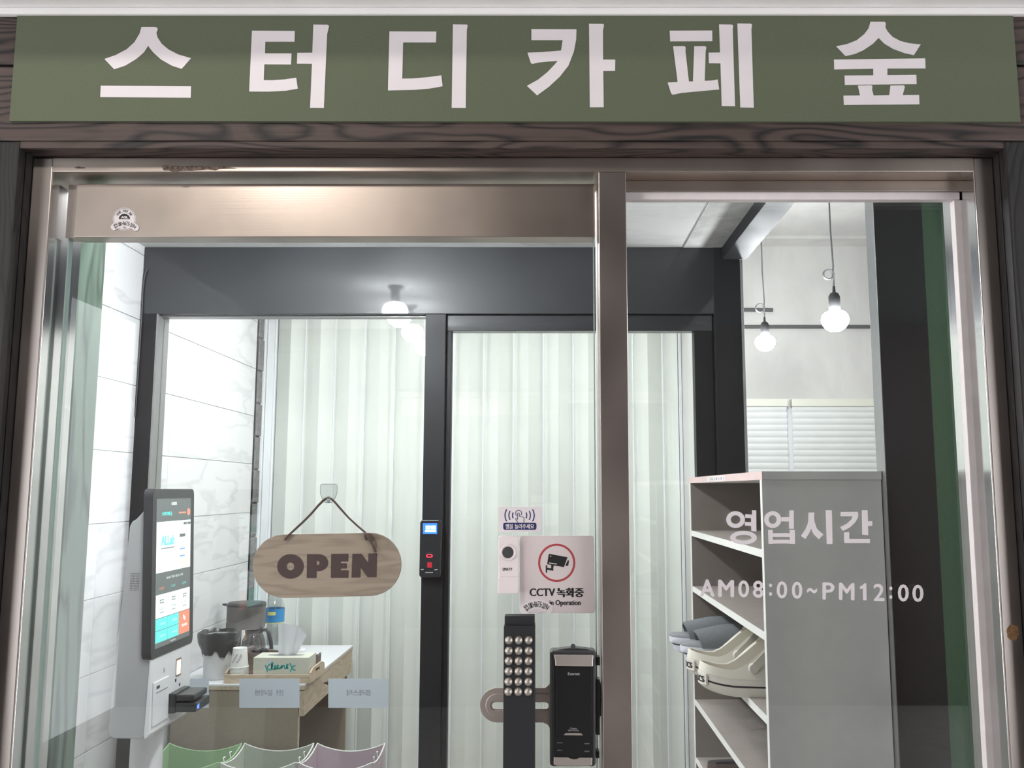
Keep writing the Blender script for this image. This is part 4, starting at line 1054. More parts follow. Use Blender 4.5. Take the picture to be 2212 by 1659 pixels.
# ================================================================== BLINDS and FOLDING DOOR
def blind(x0, x1, label):
    zt = zat(862, YR - 0.04)
    t = thing('venetian_blind', label, 'blind', ((x0 + x1) / 2, YR - 0.04, 1.0), 'white blinds on the far window')
    box('head_rail', x0, x1, YR - 0.06, YR - 0.001, zt - 0.045, zt, M_blindr, t, bevel=0.002)
    ms = None
    for i in range(28):
        z = zt - 0.062 - i * 0.0372
        if ms is None:
            v, f = [], []
            for j in range(5):
                s = j / 4; v += [(-(x1 - x0) / 2 + 0.004, -0.012 + 0.016 * s - 0.004 * math.sin(math.pi * s), 0.020 - 0.040 * s), ((x1 - x0) / 2 - 0.004, -0.012 + 0.016 * s - 0.004 * math.sin(math.pi * s), 0.020 - 0.040 * s)]
            for j in range(4): f.append((2 * j, 2 * j + 1, 2 * j + 3, 2 * j + 2))
            n0 = len(v); v += [(a, b + 0.0015, c) for a, b, c in v]; f += [tuple(n0 + k for k in q[::-1]) for q in f]
            ob = mk('slat', v, f, M_blind, t, smooth=True, local=True); ms = ob.data
        else:
            ob = bpy.data.objects.new('slat', ms); COL.objects.link(ob); ob.parent = t
        ob.location = Vector(((x0 + x1) / 2, YR - 0.035, z)) - Vector(t.location)
    return t
xs = xat(1707, YR - 0.04, 950)
blind(0.78, xs - 0.012, 'white horizontal slat blind next to the black corner post')
blind(xs + 0.012, 2.60, 'wider white horizontal slat blind behind the large coil bulb')
box('window_backing', 0.78, 2.62, YR - 0.006, YR - 0.0005, 0.9, zat(862, YR) , M_accw, rm)

ac = thing('accordion_door', 'pale folding accordion door at the back of the inner room', 'folding door', (-0.4, 4.70, 0))
xa0, xa1 = xat(588, 4.62, 900), 0.715
pw = 0.0812; n = int(round((xa1 - xa0) / pw)); pw = (xa1 - xa0) / n
def panel_mesh(sgn):
    d = 0.046
    v = [(-pw / 2, -sgn * d / 2, 0), (pw / 2, sgn * d / 2, 0), (pw / 2, sgn * d / 2 + 0.006, 0), (-pw / 2, -sgn * d / 2 + 0.006, 0)]
    v2 = [(x, y, 2.6) for x, y, z in v]
    return v + v2, [(0, 3, 2, 1), (4, 5, 6, 7), (0, 1, 5, 4), (1, 2, 6, 5), (2, 3, 7, 6), (3, 0, 4, 7)]
pms = {}
for i in range(n):
    sgn = 1 if i % 2 else -1
    if sgn not in pms:
        v, f = panel_mesh(sgn); ob = mk('fold_panel', v, f, M_acc, ac, local=True); pms[sgn] = ob.data
    else:
        ob = bpy.data.objects.new('fold_panel', pms[sgn]); COL.objects.link(ob); ob.parent = ac
    ob.location = Vector((xa0 + pw * (i + 0.5), 4.66, 0.02)) - Vector(ac.location)
hm = None
for i in range(n + 1):
    x = xa0 + pw * i
    y = 4.66 + (0.021 if i % 2 else -0.023)
    if hm is None:
        v, f = lathe([(0.0050, 0), (0.0050, 2.6)], (0, 0, 0), 8); ob = mk('hinge_strip', v, f, M_accw, ac, smooth=True, local=True); hm = ob.data
    else:
        ob = bpy.data.objects.new('hinge_strip', hm); COL.objects.link(ob); ob.parent = ac
    ob.location = Vector((x, y + 0.003, 0.02)) - Vector(ac.location)
xb = xat(562, 4.62, 900)
box('lead_post', xb, xb + 0.022, 4.60, 4.70, 0.01, 2.62, M_accw, ac, bevel=0.003)
box('lead_post', xb + 0.024, xa0 - 0.004, 4.62, 4.70, 0.01, 2.62, M_accw, ac, bevel=0.003)
box('wall_channel', xa1 + 0.003, 0.733, 4.615, 4.70, 0.01, 2.62, M_accw, ac, bevel=0.003)
box('top_track', xb, 0.733, 4.62, 4.70, 2.62, 2.65, M_accw, ac)
ph = [at(u, v_, 4.595) for u, v_ in ((553, 1100), (546, 1104), (540, 1116), (538, 1128), (540, 1140), (545, 1150), (552, 1155))]
ph[0].y = 4.60; ph[-1].y = 4.60
for p in ph[1:-1]: p.y = 4.575
v, f = tube(ph, 0.006, 8); mk('pull_handle', v, f, M_accw, ac, smooth=True)

# ================================================================== PAPER LABELS on the inner glass
M_label = plain('pale_blue_paper', (188, 198, 204), 0.6, 0, 0.01, 10)
M_lt = plain('show_through_print', (148, 154, 160), 0.6)
YLb = YI + 0.0500
def plabel(u0, u1, txt, label):
    t = thing('paper_label', label, 'label', at((u0 + u1) / 2, 1529, YLb), 'paper labels on the inner glass')
    v, f = pxpoly([(u0, 1466), (u1, 1466), (u1, 1529), (u0, 1529)], YLb - 0.0006, 0.0005); mk('sheet', v, f, M_label, t)
    x = u0
    for s_, a, b in txt:
        text_px('mirrored_text', s_, ((b, 1490), (a, 1490), (a, 1503.5), (b, 1503.5)), YLb - 0.0008, M_lt, t, bold=0.02)
    return t
plabel(321, 451, (), 'blank backed paper label beside the card reader of the kiosk')
plabel(517, 647, (('유리병', 551, 590), (', ', 597, 601), ('캔', 602, 613)), 'paper label in mirror writing for cans and glass bottles')
plabel(709, 839, (('플라스틱', 749, 802),), 'paper label in mirror writing for plastic')

# ================================================================== FINGERPRINT READER on the mullion
M_devg = plain('device_black', (38, 40, 43), 0.28, 0, 0.1, 80)
M_blue = emit('blue_screen', (40, 96, 214), 1.6)
M_cyan = emit('screen_panel_light', (196, 232, 255), 1.6)
M_redled = emit('red_led', (255, 40, 60), 2.0)
M_redd = emit('dark_red_sensor', (150, 20, 34), 0.7)
fp = thing('fingerprint_reader', 'black fingerprint door reader with a blue screen on the mullion', 'door reader', at(930, 1245, YI))
YQ = YI - 0.026
v, f = pxpoly([CF(*p) for p in [(240, 215), (258, 207), (420, 207), (452, 222), (456, 240), (440, 790), (428, 806), (250, 806), (222, 795), (218, 775), (228, 235)]], YQ, 0.0258); mk('body', v, f, M_devg, fp, bevel=0.003)
sc_ = sheet('screen', CF, (258, 243, 405, 354), 3, YQ - 0.0006, 0.0006, M_blue, fp)
mk('clock_panel', *join(pxpoly([CF(*p) for p in rrect(286, 266, 336, 304, 4)], YQ - 0.001, 0.0003), pxpoly([CF(*p) for p in rrect(341, 266, 391, 304, 4)], YQ - 0.001, 0.0003), pxpoly([CF(*p) for p in rrect(279, 310, 393, 334, 8)], YQ - 0.001, 0.0003)), M_cyan, sc_)
text_px('text', '18', (*CF(296, 274), *CF(326, 298)), YQ - 0.0013, M_blue, sc_)
text_px('text', '28', (*CF(351, 274), *CF(381, 298)), YQ - 0.0013, M_blue, sc_)
sheet('sensor_bay', CF, (281, 550, 364, 714), 10, YQ - 0.002, 0.002, M_devg, fp, bevel=0.0006)
mk('led', *ringv([at(*CF(*p), YQ - 0.0024) for p in rrect(292, 563, 357, 597, 15)], [at(*CF(*p), YQ - 0.0024) for p in rrect(301, 571, 348, 589, 8)], (0, 0.0003, 0)), M_redled, fp)
sheet('sensor', CF, (303, 648, 352, 704), 4, YQ - 0.0026, 0.0005, M_redd, fp)
M_lite = plain('pale_mark', (190, 192, 194), 0.4)
mk('marks', *join(pxpoly([CF(*p) for p in [(232, 718), (266, 716), (262, 728), (240, 728)]], YQ - 0.0004, 0.0003), pxpoly([CF(*p) for p in [(376, 722), (414, 716), (404, 728), (380, 730)]], YQ - 0.0004, 0.0003), pxpoly([CF(*p) for p in [(282, 750), (362, 750), (362, 757), (282, 757)]], YQ - 0.0004, 0.0003)), M_lite, fp)
# thin cable beside the black frame
v, f = tube([at(u, v_, YI - 0.006) for u, v_ in ((318, 580), (312, 596), (309, 620), (307, 660), (305, 700), (304, 715), (300, 780), (292, 900))], 0.003, 6)
o = mk('cable', v, f, M_ink, None, smooth=True, base=True); tag(o, 'thin black cable running down the edge of the black partition', 'cable')

# ================================================================== PAYMENT KIOSK
M_kw = plain('kiosk_white', (226, 227, 228), 0.4, 0, 0.02, 10)
M_kg = plain('kiosk_grey_side', (168, 170, 170), 0.45, 0, 0.03, 10)
M_bez = plain('kiosk_bezel', (44, 46, 48), 0.3, 0, 0.06, 30)
M_ui = emit('screen_dark', (92, 98, 97), 0.55)
M_uiw = emit('screen_white', (224, 232, 232), 0.62)
M_uit = emit('screen_teal', (96, 206, 196), 0.62)
M_uio = emit('screen_orange', (208, 128, 104), 0.62)
M_uig = emit('screen_grey', (130, 136, 138), 0.45)
M_uib = emit('screen_blue', (120, 150, 196), 0.5)
M_uis = emit('screen_skin', (220, 200, 192), 0.55)
KX0, KX1, KY0, KY1, KZ1, KZ0 = -1.212, -1.192, 2.722, 3.045, 1.505, 0.990
ks = thing('payment_kiosk', 'white self service kiosk with a tall touch screen by the tiled wall', 'kiosk', (-1.25, 2.88, 0))
def K(s, t, d=0.0):            # s across the screen from the near edge, t down from the top, d out of the face
    return Vector((KX0 + (KX1 - KX0) * t + d, KY0 + (KY1 - KY0) * s, KZ1 + (KZ0 - KZ1) * t))
def krect(name, s0, t0, s1, t1, d, mat, parent, r=0.0, th=0.0004):
    pts = rrect(s0, t0, s1, t1, r) if r else [(s0, t0), (s1, t0), (s1, t1), (s0, t1)]
    v, f = prism([K(a, b, d) for a, b in pts], (-th, 0, 0)); return mk(name, v, f, mat, parent)
def ktext(name, tx, s0, t0, s1, t1, d, mat, parent, bold=0.0):
    return text_map(name, tx, lambda x, y: K(s0 + (s1 - s0) * x, t1 + (t0 - t1) * y, d), mat, parent, bold)
# body: side profile pushed along the wall
prof = [(-1.196, 0.765), (-1.188, 0.775), (-1.193, 0.990), (-1.212, 1.470), (-1.262, 1.412), (-1.274, 1.405), (-1.281, 1.390), (-1.312, 0.785), (-1.308, 0.768), (-1.296, 0.760), (-1.205, 0.758)]
v, f = prism([(x, 2.738, z) for x, z in prof], (0, 0.29, 0)); mk('body', v, f, M_kg, ks, bevel=0.004)
pf = [(-1.196, 0.760), (-1.186, 0.772), (-1.190, 0.990), (-1.194, 0.990), (-1.200, 0.770)]
v, f = prism([(x, 2.732, z) for x, z in pf], (0, 0.302, 0)); mk('front_panel', v, f, M_kw, ks)
rim = [K(a, b, 0.004) for a, b in rrect(0, 0, 1, 1, 0.045)]
bz = mk('screen_bezel', *prism(rim, (-0.028, 0, 0)), M_bez, ks, bevel=0.002)
scr = krect('screen', 0.085, 0.06, 0.905, 0.945, 0.0046, M_ui, bz)
D1 = 0.0050; D2 = 0.0054
krect('banner', 0.09, 0.20, 0.90, 0.505, D1, M_uiw, scr)
ktext('text', 'G-BOX', 0.42, 0.082, 0.55, 0.100, D1, M_uiw, scr, 0.02)
ktext('text', '스터디카페 숲', 0.20, 0.140, 0.44, 0.165, D1, M_uit, scr, 0.012)
v, f = prism([K(0.85 + 0.04 * math.cos(a * math.pi / 8), 0.148 + 0.024 * math.sin(a * math.pi / 8), D1) for a in range(16)], (-0.0004, 0, 0)); mk('round_button', v, f, M_uio, scr)
krect('caption', 0.60, 0.146, 0.78, 0.155, D1, M_uio, scr)
ktext('text', 'ALLab', 0.19, 0.285, 0.50, 0.345, D2, M_uit, scr, 0.02)
krect('caption', 0.19, 0.358, 0.50, 0.366, D2, M_uig, scr)
krect('tag', 0.72, 0.212, 0.80, 0.228, D2, M_ui, scr); krect('tag', 0.815, 0.212, 0.895, 0.228, D2, M_ui, scr)
v, f = prism([K(a, b, D2) for a, b in [(0.58, 0.36), (0.60, 0.34), (0.82, 0.34), (0.84, 0.40), (0.84, 0.455), (0.80, 0.50), (0.68, 0.50), (0.60, 0.44), (0.57, 0.40)]], (-0.0004, 0, 0)); mk('hand_picture', v, f, M_uis, scr)
krect('phone_picture', 0.62, 0.285, 0.76, 0.455, D2 + 0.0003, M_uiw, scr, 0.012)
krect('phone_bar', 0.62, 0.285, 0.76, 0.305, D2 + 0.0006, M_ui, scr); krect('phone_bar', 0.63, 0.375, 0.75, 0.385, D2 + 0.0006, M_uib, scr); krect('phone_bar', 0.63, 0.42, 0.75, 0.43, D2 + 0.0006, M_uib, scr)
ktext('text', '2024년 7월 31일(수) 오후', 0.32, 0.535, 0.72, 0.553, D1, M_uiw, scr)
for i, m_ in enumerate((M_uio, M_uit, M_uit)):
    ktext('text', ('미결제', '시간권', '시간제')[i], 0.165 + 0.265 * i, 0.592, 0.265 + 0.265 * i, 0.608, D1, m_, scr)
for i in range(3):
    s0 = 0.092 + 0.268 * i
    krect('menu_tile', s0 + 0.003, 0.635, s0 + 0.266, 0.772, D1, M_uiw, scr)
    krect('menu_icon', s0 + 0.09, 0.665, s0 + 0.18, 0.688, D2, M_uig, scr); krect('menu_icon', s0 + 0.10, 0.672, s0 + 0.17, 0.681, D2 + 0.0002, M_uiw, scr)
    ktext('text', ('원데이', '정액권', '지정석')[i], s0 + 0.075, 0.712, s0 + 0.195, 0.731, D2, M_ui, scr)
    krect('caption', s0 + 0.09, 0.740, s0 + 0.18, 0.745, D2, M_uig, scr)
for i in range(2):
    for j in range(2):
        s0 = 0.092 + 0.268 * i; t0 = 0.776 + 0.071 * j
        krect('menu_tile', s0 + 0.003, t0, s0 + 0.266, t0 + 0.068, D1, M_uit, scr)
        ktext('text', ('좌석이동', '연장하기', '사물함', '스터디룸')[2 * i + j], s0 + 0.10, t0 + 0.028, s0 + 0.22, t0 + 0.041, D2, M_uiw, scr)
krect('menu_tile', 0.631, 0.776, 0.896, 0.915, D1, M_uio, scr)
krect('menu_icon', 0.735, 0.80, 0.755, 0.825, D2, M_uiw, scr); krect('menu_icon', 0.765, 0.81, 0.785, 0.835, D2, M_uiw, scr)
ktext('text', '입실/퇴실', 0.70, 0.855, 0.83, 0.873, D2, M_uiw, scr, 0.01)
ktext('text', 'KIOSK', 0.44, 0.928, 0.56, 0.936, D1, M_uiw, scr)
# speaker holes on the side, as dark dots
v, f = [], []
for i in range(7):
    for j in range(11):
        x = -1.268 + 0.0042 * i; z = 1.247 - 0.0050 * j
        a = len(v); v += [(x + 0.0013 * math.cos(k * math.pi / 3), 2.7376, z + 0.0013 * math.sin(k * math.pi / 3)) for k in range(6)]; f.append(tuple(range(a, a + 6)))
mk('speaker_holes', v, f, M_ink, ks, kind='stuff')
def KF(y, z, d=0.0):            # a point on the lower front panel
    t = (z - 0.772) / (0.990 - 0.772); return Vector((-1.186 - 0.004 * t + d, y, z))
def kfbox(name, y0, y1, z0, z1, d, mat, parent, th=0.004, bevel=0.0):
    v, f = prism([KF(y0, z0, d), KF(y1, z0, d), KF(y1, z1, d), KF(y0, z1, d)], (-th, 0, 0)); return mk(name, v, f, mat, parent, bevel=bevel)
pd = kfbox('printer_door', 2.752, 2.862, 0.790, 0.918, 0.003, M_kw, ks, 0.004, 0.0012)
kfbox('door_groove', 2.748, 2.751, 0.788, 0.920, 0.0006, M_uig, pd, 0.0008)
kfbox('door_label', 2.770, 2.792, 0.896, 0.905, 0.0036, M_belld, pd, 0.0008)
kfbox('door_slot', 2.768, 2.852, 0.884, 0.8855, 0.0036, M_belld, pd, 0.0008)
M_glow = emit('reader_glow', (255, 226, 198), 1.6)
sl = kfbox('scan_window', 2.916, 2.956, 0.902, 0.958, 0.0008, plain('brown_frame', (126, 104, 92), 0.5), ks, 0.001)
kfbox('scan_light', 2.921, 2.951, 0.908, 0.952, 0.0014, M_glow, sl, 0.0006)
kfbox('mark', 2.912, 2.922, 0.888, 0.897, 0.0008, M_navy, ks, 0.001); kfbox('mark', 2.945, 2.953, 0.868, 0.877, 0.0008, M_ink, ks, 0.001)
kfbox('mark', 2.822, 2.832, 0.935, 0.948, 0.0008, M_uig, ks, 0.001)
rd = box('card_reader', -1.189, -1.165, 2.865, 2.985, 0.800, 0.862, M_bez, ks, bevel=0.006)
box('reader_jaw', -1.166, -1.108, 2.868, 2.982, 0.838, 0.858, M_bez, rd, bevel=0.005)
box('reader_jaw', -1.166, -1.100, 2.868, 2.985, 0.804, 0.833, M_bez, rd, bevel=0.005)
M_bled = emit('blue_led', (60, 90, 255), 4.0)
box('reader_led', -1.1003, -1.0996, 2.880, 2.886, 0.813, 0.824, M_bled, rd); box('reader_led', -1.1003, -1.0996, 2.889, 2.894, 0.811, 0.826, M_bled, rd)
v, f = lathe([(0.050, 0.02), (0.048, 0.77)], (-1.256, 2.885, 0), 32); mk('stand_post', v, f, M_kw, ks, smooth=True)
v, f = lathe([(0.20, 0.0), (0.20, 0.014), (0.19, 0.02), (0.05, 0.024)], (-1.256, 2.885, 0), 40); mk('stand_base', v, f, M_kw, ks, smooth=True)

# ================================================================== TABLE
M_oak = wood('beige_ply', (176, 156, 134), (206, 188, 166), 'y', 1.4, 0.6, 0.05, 8.0, (0.0, 0.9))
M_ply = plain('brown_board', (150, 136, 120), 0.7, 0, 0.05, 60)
M_top = plain('white_laminate', (236, 236, 240), 0.35, 0, 0.01, 10)
TZ = 0.732; TX0, TX1, TY0, TY1 = XTW + 0.004, -0.955, 3.612, 4.50
tb = thing('side_table', 'beige wooden table with a white top and drawer against the tiled wall', 'table', (-1.22, 4.05, 0))
tt = box('table_top', TX0, TX1, TY0, TY1, TZ - 0.008, TZ, M_top, tb, bevel=0.001)
box('frame_board', TX0, TX1 - 0.001, TY0 + 0.001, TY1 - 0.001, TZ - 0.022, TZ - 0.008, M_oak, tb)
dw = box('drawer', TX1 - 0.022, TX1 - 0.002, TY0 + 0.006, TY1 - 0.006, TZ - 0.125, TZ - 0.024, M_oak, tb, bevel=0.0015)
kpnt = atX(702, 1475, TX1)
v, f = lathe([(0.004, 0), (0.004, 0.010), (0.009, 0.013), (0.009, 0.019), (0.002, 0.021)], (TX1 - 0.003, kpnt.y, kpnt.z), 14, 'x'); mk('knob', v, f, M_belld, dw, smooth=True)
box('end_panel', TX0 + 0.01, TX1 - 0.024, TY0 + 0.006, TY0 + 0.022, 0, TZ - 0.023, M_ply, tb)
box('end_panel', TX0 + 0.01, TX1 - 0.024, TY1 - 0.022, TY1 - 0.006, 0, TZ - 0.023, M_ply, tb)
box('edge_strip', TX1 - 0.024, TX1 - 0.021, TY0 + 0.006, TY0 + 0.022, 0, TZ - 0.126, M_oak, tb)
box('back_panel', TX0 + 0.002, TX0 + 0.01, TY0 + 0.022, TY1 - 0.022, 0.1, TZ - 0.023, M_ply, tb)

# tray
TR0 = TZ + 0.0003
M_tray = wood('pale_tray_wood', (186, 164, 140), (212, 192, 168), 'x', 2.0, 0.6, 0.05, 8.0, (0.0, 0.9))
x0, x1 = xat(485, 3.63, 1450), xat(671, 3.63, 1455)
y0, y1 = 3.625, 3.86
ty = thing('wooden_tray', 'pale wooden tray with handle slots carrying cups and tissues', 'tray', ((x0 + x1) / 2, 3.75, TR0))
box('base', x0, x1, y0, y1, TR0, TR0 + 0.006, M_tray, ty)
box('front_wall', x0, x1, y0, y0 + 0.008, TR0 + 0.006, TR0 + 0.034, M_tray, ty, bevel=0.001)
box('rear_wall', x0, x1, y1 - 0.008, y1, TR0 + 0.006, TR0 + 0.034, M_tray, ty, bevel=0.001)
def endwall(xa, xb):
    o = [(y0 + 0.008, TR0 + 0.006), (y1 - 0.008, TR0 + 0.006), (y1 - 0.008, TR0 + 0.040), (y1 - 0.05, TR0 + 0.052), (y0 + 0.05, TR0 + 0.052), (y0 + 0.008, TR0 + 0.040)]
    yc = (y0 + y1) / 2
    i_ = [(yc - 0.035, TR0 + 0.026), (yc + 0.035, TR0 + 0.026), (yc + 0.035, TR0 + 0.030), (yc + 0.032, TR0 + 0.040), (yc - 0.032, TR0 + 0.040), (yc - 0.035, TR0 + 0.030)]
    v, f = ringv([(xa, y, z) for y, z in o], [(xa, y, z) for y, z in i_], (xb - xa, 0, 0)); mk('end_wall', v, f, M_tray, ty)
endwall(x0, x0 + 0.008); endwall(x1 - 0.008, x1)
TRZ = TR0 + 0.0065

# tissue box
M_tis = plain('cream_box', (216, 215, 200), 0.5, 0, 0.02, 20)
M_teal = plain('teal_print', (52, 164, 160), 0.5)
M_tissue = plain('tissue_paper', (240, 240, 244), 0.9, 0, 0.02, 10)
bx0, bx1 = xat(547, 3.645, 1450), xat(667, 3.645, 1450); bz1 = zat(1420, 3.645)
by0, by1 = 3.640, 3.755
ts = thing('tissue_box', 'cream tissue box with teal lettering and a pulled tissue', 'tissue box', ((bx0 + bx1) / 2, 3.70, TRZ))
box('carton', bx0, bx1, by0, by1, TRZ, bz1, M_tis, ts, bevel=0.0015)
bxc = (bx0 + bx1) / 2 + 0.004
v, f = prism([(bxc + 0.075 * math.cos(a * math.pi / 12), (by0 + by1) / 2 + 0.020 * math.sin(a * math.pi / 12), bz1 + 0.0006) for a in range(24)], (0, 0, -0.0004)); mk('slot', v, f, M_uig if False else plain('slot_grey', (150, 152, 150), 0.7), ts)
V, F = [], []; NU, NV = 15, 11
for i in range(NU):
    for j in range(NV):
        s, t_ = i / (NU - 1), j / (NV - 1)
        wdt = 0.072 * (0.82 + 0.40 * t_)
        x = bxc + 0.004 + (s - 0.5) * wdt * 2 * 0.62 + 0.030 * t_ * (0.9 if s > 0.5 else 0.5)
        y = (by0 + by1) / 2 + 0.012 * math.sin(s * 9.5 + 1.2 * t_) * (1 - 0.4 * t_) - 0.012 * t_
        z = bz1 - 0.004 + (0.128 - 0.045 * max(0, s - 0.62) / 0.38 + 0.004 * math.sin(7 * s)) * t_
        V.append((x, y, z))
for i in range(NU - 1):
    for j in range(NV - 1): F.append((i * NV + j, (i + 1) * NV + j, (i + 1) * NV + j + 1, i * NV + j + 1))
n0 = len(V); V += [(a, b + 0.0016, c) for a, b, c in V]; F += [tuple(n0 + k for k in q[::-1]) for q in F]
mk('tissue', V, F, M_tissue, ts, smooth=True)
# script lettering drawn as pen strokes
CKl = crop(480, 1280, 7.9)
pen = [[(738, 1235), (752, 1290), (775, 1355)], [(812, 1215), (775, 1270), (755, 1295), (790, 1310), (830, 1325)],
       [(830, 1325), (850, 1270), (865, 1215), (862, 1188), (845, 1195), (840, 1240), (850, 1300), (875, 1320)],
       [(875, 1320), (905, 1290), (918, 1255), (905, 1240), (888, 1260), (890, 1300), (915, 1312)], [(915, 1312), (950, 1280), (965, 1245), (950, 1232), (932, 1255), (938, 1295), (965, 1305)],
       [(965, 1305), (1005, 1270), (1012, 1238), (1018, 1300), (1035, 1255), (1055, 1235), (1062, 1270), (1068, 1300), (1085, 1298)],
       [(1085, 1298), (1115, 1265), (1125, 1230), (1108, 1222), (1095, 1250), (1102, 1290), (1130, 1300)], [(1155, 1205), (1175, 1250), (1200, 1310), (1250, 1330)], [(1252, 1245), (1210, 1262), (1180, 1310), (1158, 1350)]]
mk('brand_lettering', *join(*[stroke(CKl, p, 22, by0 - 0.0005 - 0.00005 * i, 0.0002) for i, p in enumerate(pen)]), M_teal, ts)

# inverted paper cups, one nested over the other
M_cup = plain('paper_cup', (240, 239, 234), 0.6, 0, 0.02, 20)
M_cupp = plain('cup_print', (190, 182, 184), 0.6, 0, 0.2, 60)
cx, cy = xat(517, 3.672, 1440), 3.672
v, f = lathe([(0.0365, 0.0), (0.0375, 0.0015), (0.0365, 0.003), (0.0352, 0.003), (0.0275, 0.072), (0.0275, 0.076), (0.0262, 0.076), (0.0258, 0.070), (0.002, 0.070)], (0, 0, 0), 28, cap=False)
cme = None
for i in range(11):
    if cme is None:
        o = mk('paper_cup', v, f, M_cup, None, smooth=True); cme = o.data
    else:
        o = bpy.data.objects.new('paper_cup', cme); COL.objects.link(o)
    o.location = (cx, cy, TRZ + 0.0003 + i * 0.0049)
    tag(o, 'paper cup %s from the bottom of the upside down stack' % ('first second third fourth fifth sixth seventh eighth ninth tenth'.split()[i]) if i < 10 else 'topmost white paper cup of the upside down stack with faint printed pattern', 'paper cup', 'stacked paper cups')
    if i == 10:
        zc = TRZ + 0.0003 + i * 0.0049
        pv, pf = [], []
        for a in range(9):
            for b in range(5):
                an = math.radians(-130 + 9 * a); zz_ = 0.020 + 0.035 * b / 4; rr_ = 0.0353 - (0.0352 - 0.0275) * (zz_ - 0.003) / 0.069
                pv.append((cx + (rr_ + 0.0003) * math.cos(an), cy + (rr_ + 0.0003) * math.sin(an), zc + zz_))
        for a in range(8):
            for b in range(4):
                if (a * 3 + b * 5) % 4 in (0, 3): pf.append((a * 5 + b, (a + 1) * 5 + b, (a + 1) * 5 + b + 1, a * 5 + b + 1))
        pr = mk('printed_pattern', pv, pf, M_cupp, None); pr.parent = o; pr.location = -Vector(o.location)

# woven basket behind the tissue box with dark pods
M_wov = plain('brown_weave', (128, 114, 108), 0.8, 0, 0.25, 130, 0.8)
M_pod = plain('glossy_black', (38, 36, 38), 0.12, 0, 0.1, 30)
wx0, wx1, wy0, wy1 = xat(533, 3.80, 1420), xat(690, 3.80, 1420), 3.762, 3.848
bk = thing('woven_basket', 'brown woven basket with a wavy rim behind the tissue box', 'basket', ((wx0 + wx1) / 2, 3.805, TRZ))
def bring2(k, off):
    pts = rrect(wx0 + off, wy0 + off, wx1 - off, wy1 - off, 0.02, 6)
    r = []
    for i, (x, y) in enumerate(pts):
        top = 0.062 + 0.040 * max(0, 1 - (x - wx0) / 0.10) + 0.012 * max(0, 1 - (wx1 - x) / 0.05) + 0.004 * math.sin(i * 0.9)
        r.append((x, y, TRZ + 0.001 + top * k))
    return r
v, f = loft([bring2(0, 0.004), bring2(0.4, 0.001), bring2(1.0, 0.0), bring2(1.0, 0.005), bring2(0.08, 0.008)]); mk('weave', v, f, M_wov, bk, smooth=True)
M_podl = M_pod
for i, (dx, dy, dz) in enumerate(((0.030, -0.008, 0.082), (0.056, 0.012, 0.082), (0.022, 0.022, 0.080))):
    o = mk('capsule', *lathe([(0.002, -0.019), (0.012, -0.016), (0.019, -0.004), (0.0195, 0.004), (0.014, 0.014), (0.002, 0.018)], (wx0 + dx + 0.01, 3.805 + dy, TRZ + dz), 18), M_pod, None, smooth=True, base=True)
    tag(o, ('glossy black capsule at the rim of the woven basket facing the cups', 'glossy black capsule on the heap facing the tissue box', 'glossy black capsule on the heap facing the coffee maker')[i], 'capsule', 'capsules in the woven basket')
for i, (dx, dy) in enumerate(((0.030, -0.010), (0.060, 0.006), (0.030, 0.022))):
    o = mk('capsule', *lathe([(0.002, -0.019), (0.012, -0.016), (0.019, -0.004), (0.0195, 0.004), (0.014, 0.014), (0.002, 0.018)], (wx0 + dx + 0.008, 3.805 + dy, TRZ + 0.040), 18), M_pod, None, smooth=True, base=True)
    tag(o, 'glossy black capsule at the bottom of the woven basket', 'capsule', 'capsules in the woven basket')

# paper roll
rx, ry = xat(646, 4.06, 1400), 4.06
v, f = lathe([(0.010, 0.0), (0.026, 0.0), (0.028, 0.002), (0.028, 0.056), (0.026, 0.058), (0.010, 0.058), (0.010, 0.0)], (rx, ry, TZ + 0.0003), 28, cap=False)
o = mk('paper_roll', v, f, M_tissue, None, smooth=True, base=True); tag(o, 'small white paper roll standing behind the tissue box', 'paper roll')

# waste bin with black bag
M_bin = plain('white_bin', (222, 222, 221), 0.45, 0, 0.02, 10)
M_bag = plain('black_bin_bag', (46, 45, 47), 0.25, 0, 0.15, 30)
wbx, wby = xat(468, 3.72, 1430), 3.735
wb = thing('waste_bin', 'white table bin lined with a black plastic bag', 'waste bin', (wbx, wby, TZ))
v, f = lathe([(0.052, TZ + 0.0003), (0.055, TZ + 0.004), (0.062, TZ + 0.175), (0.060, TZ + 0.175), (0.052, TZ + 0.008)], (wbx, wby, 0), 32); mk('bin', v, f, M_bin, wb, smooth=True)
rings = []
for k, (r, z) in enumerate(((0.078, 0.105), (0.080, 0.125), (0.083, 0.155), (0.086, 0.185), (0.084, 0.200), (0.076, 0.204), (0.068, 0.18), (0.062, 0.12))):
    rg = []
    for i in range(44):
        a = 2 * math.pi * i / 44
        n1 = noise.noise(Vector((math.cos(a) * 2.3, math.sin(a) * 2.3, z * 9)))
        n2 = noise.noise(Vector((math.cos(a) * 6, math.sin(a) * 6, 4 + z * 14)))
        rad = r + (0.006 * n1 + 0.005 * n2 if k < 6 else 0) + (0.007 * (1 + math.cos(2 * a)) if 2 <= k <= 5 else 0)
        dz = (0.055 * max(-0.2, noise.noise(Vector((math.cos(a) * 1.7, math.sin(a) * 1.7, 7)))) + 0.02 * n2) if k == 0 else (0.4 * 0.05 * n1 if k == 1 else 0.008 * n1)
        rad *= 0.86; rg.append((wbx + rad * math.cos(a), wby + rad * math.sin(a), TZ + z * 0.93 + dz * 0.8))
    rings.append(rg)
v, f = loft(rings, cap0=False, cap1=True); mk('bin_bag', v, f, M_bag, wb, smooth=True)
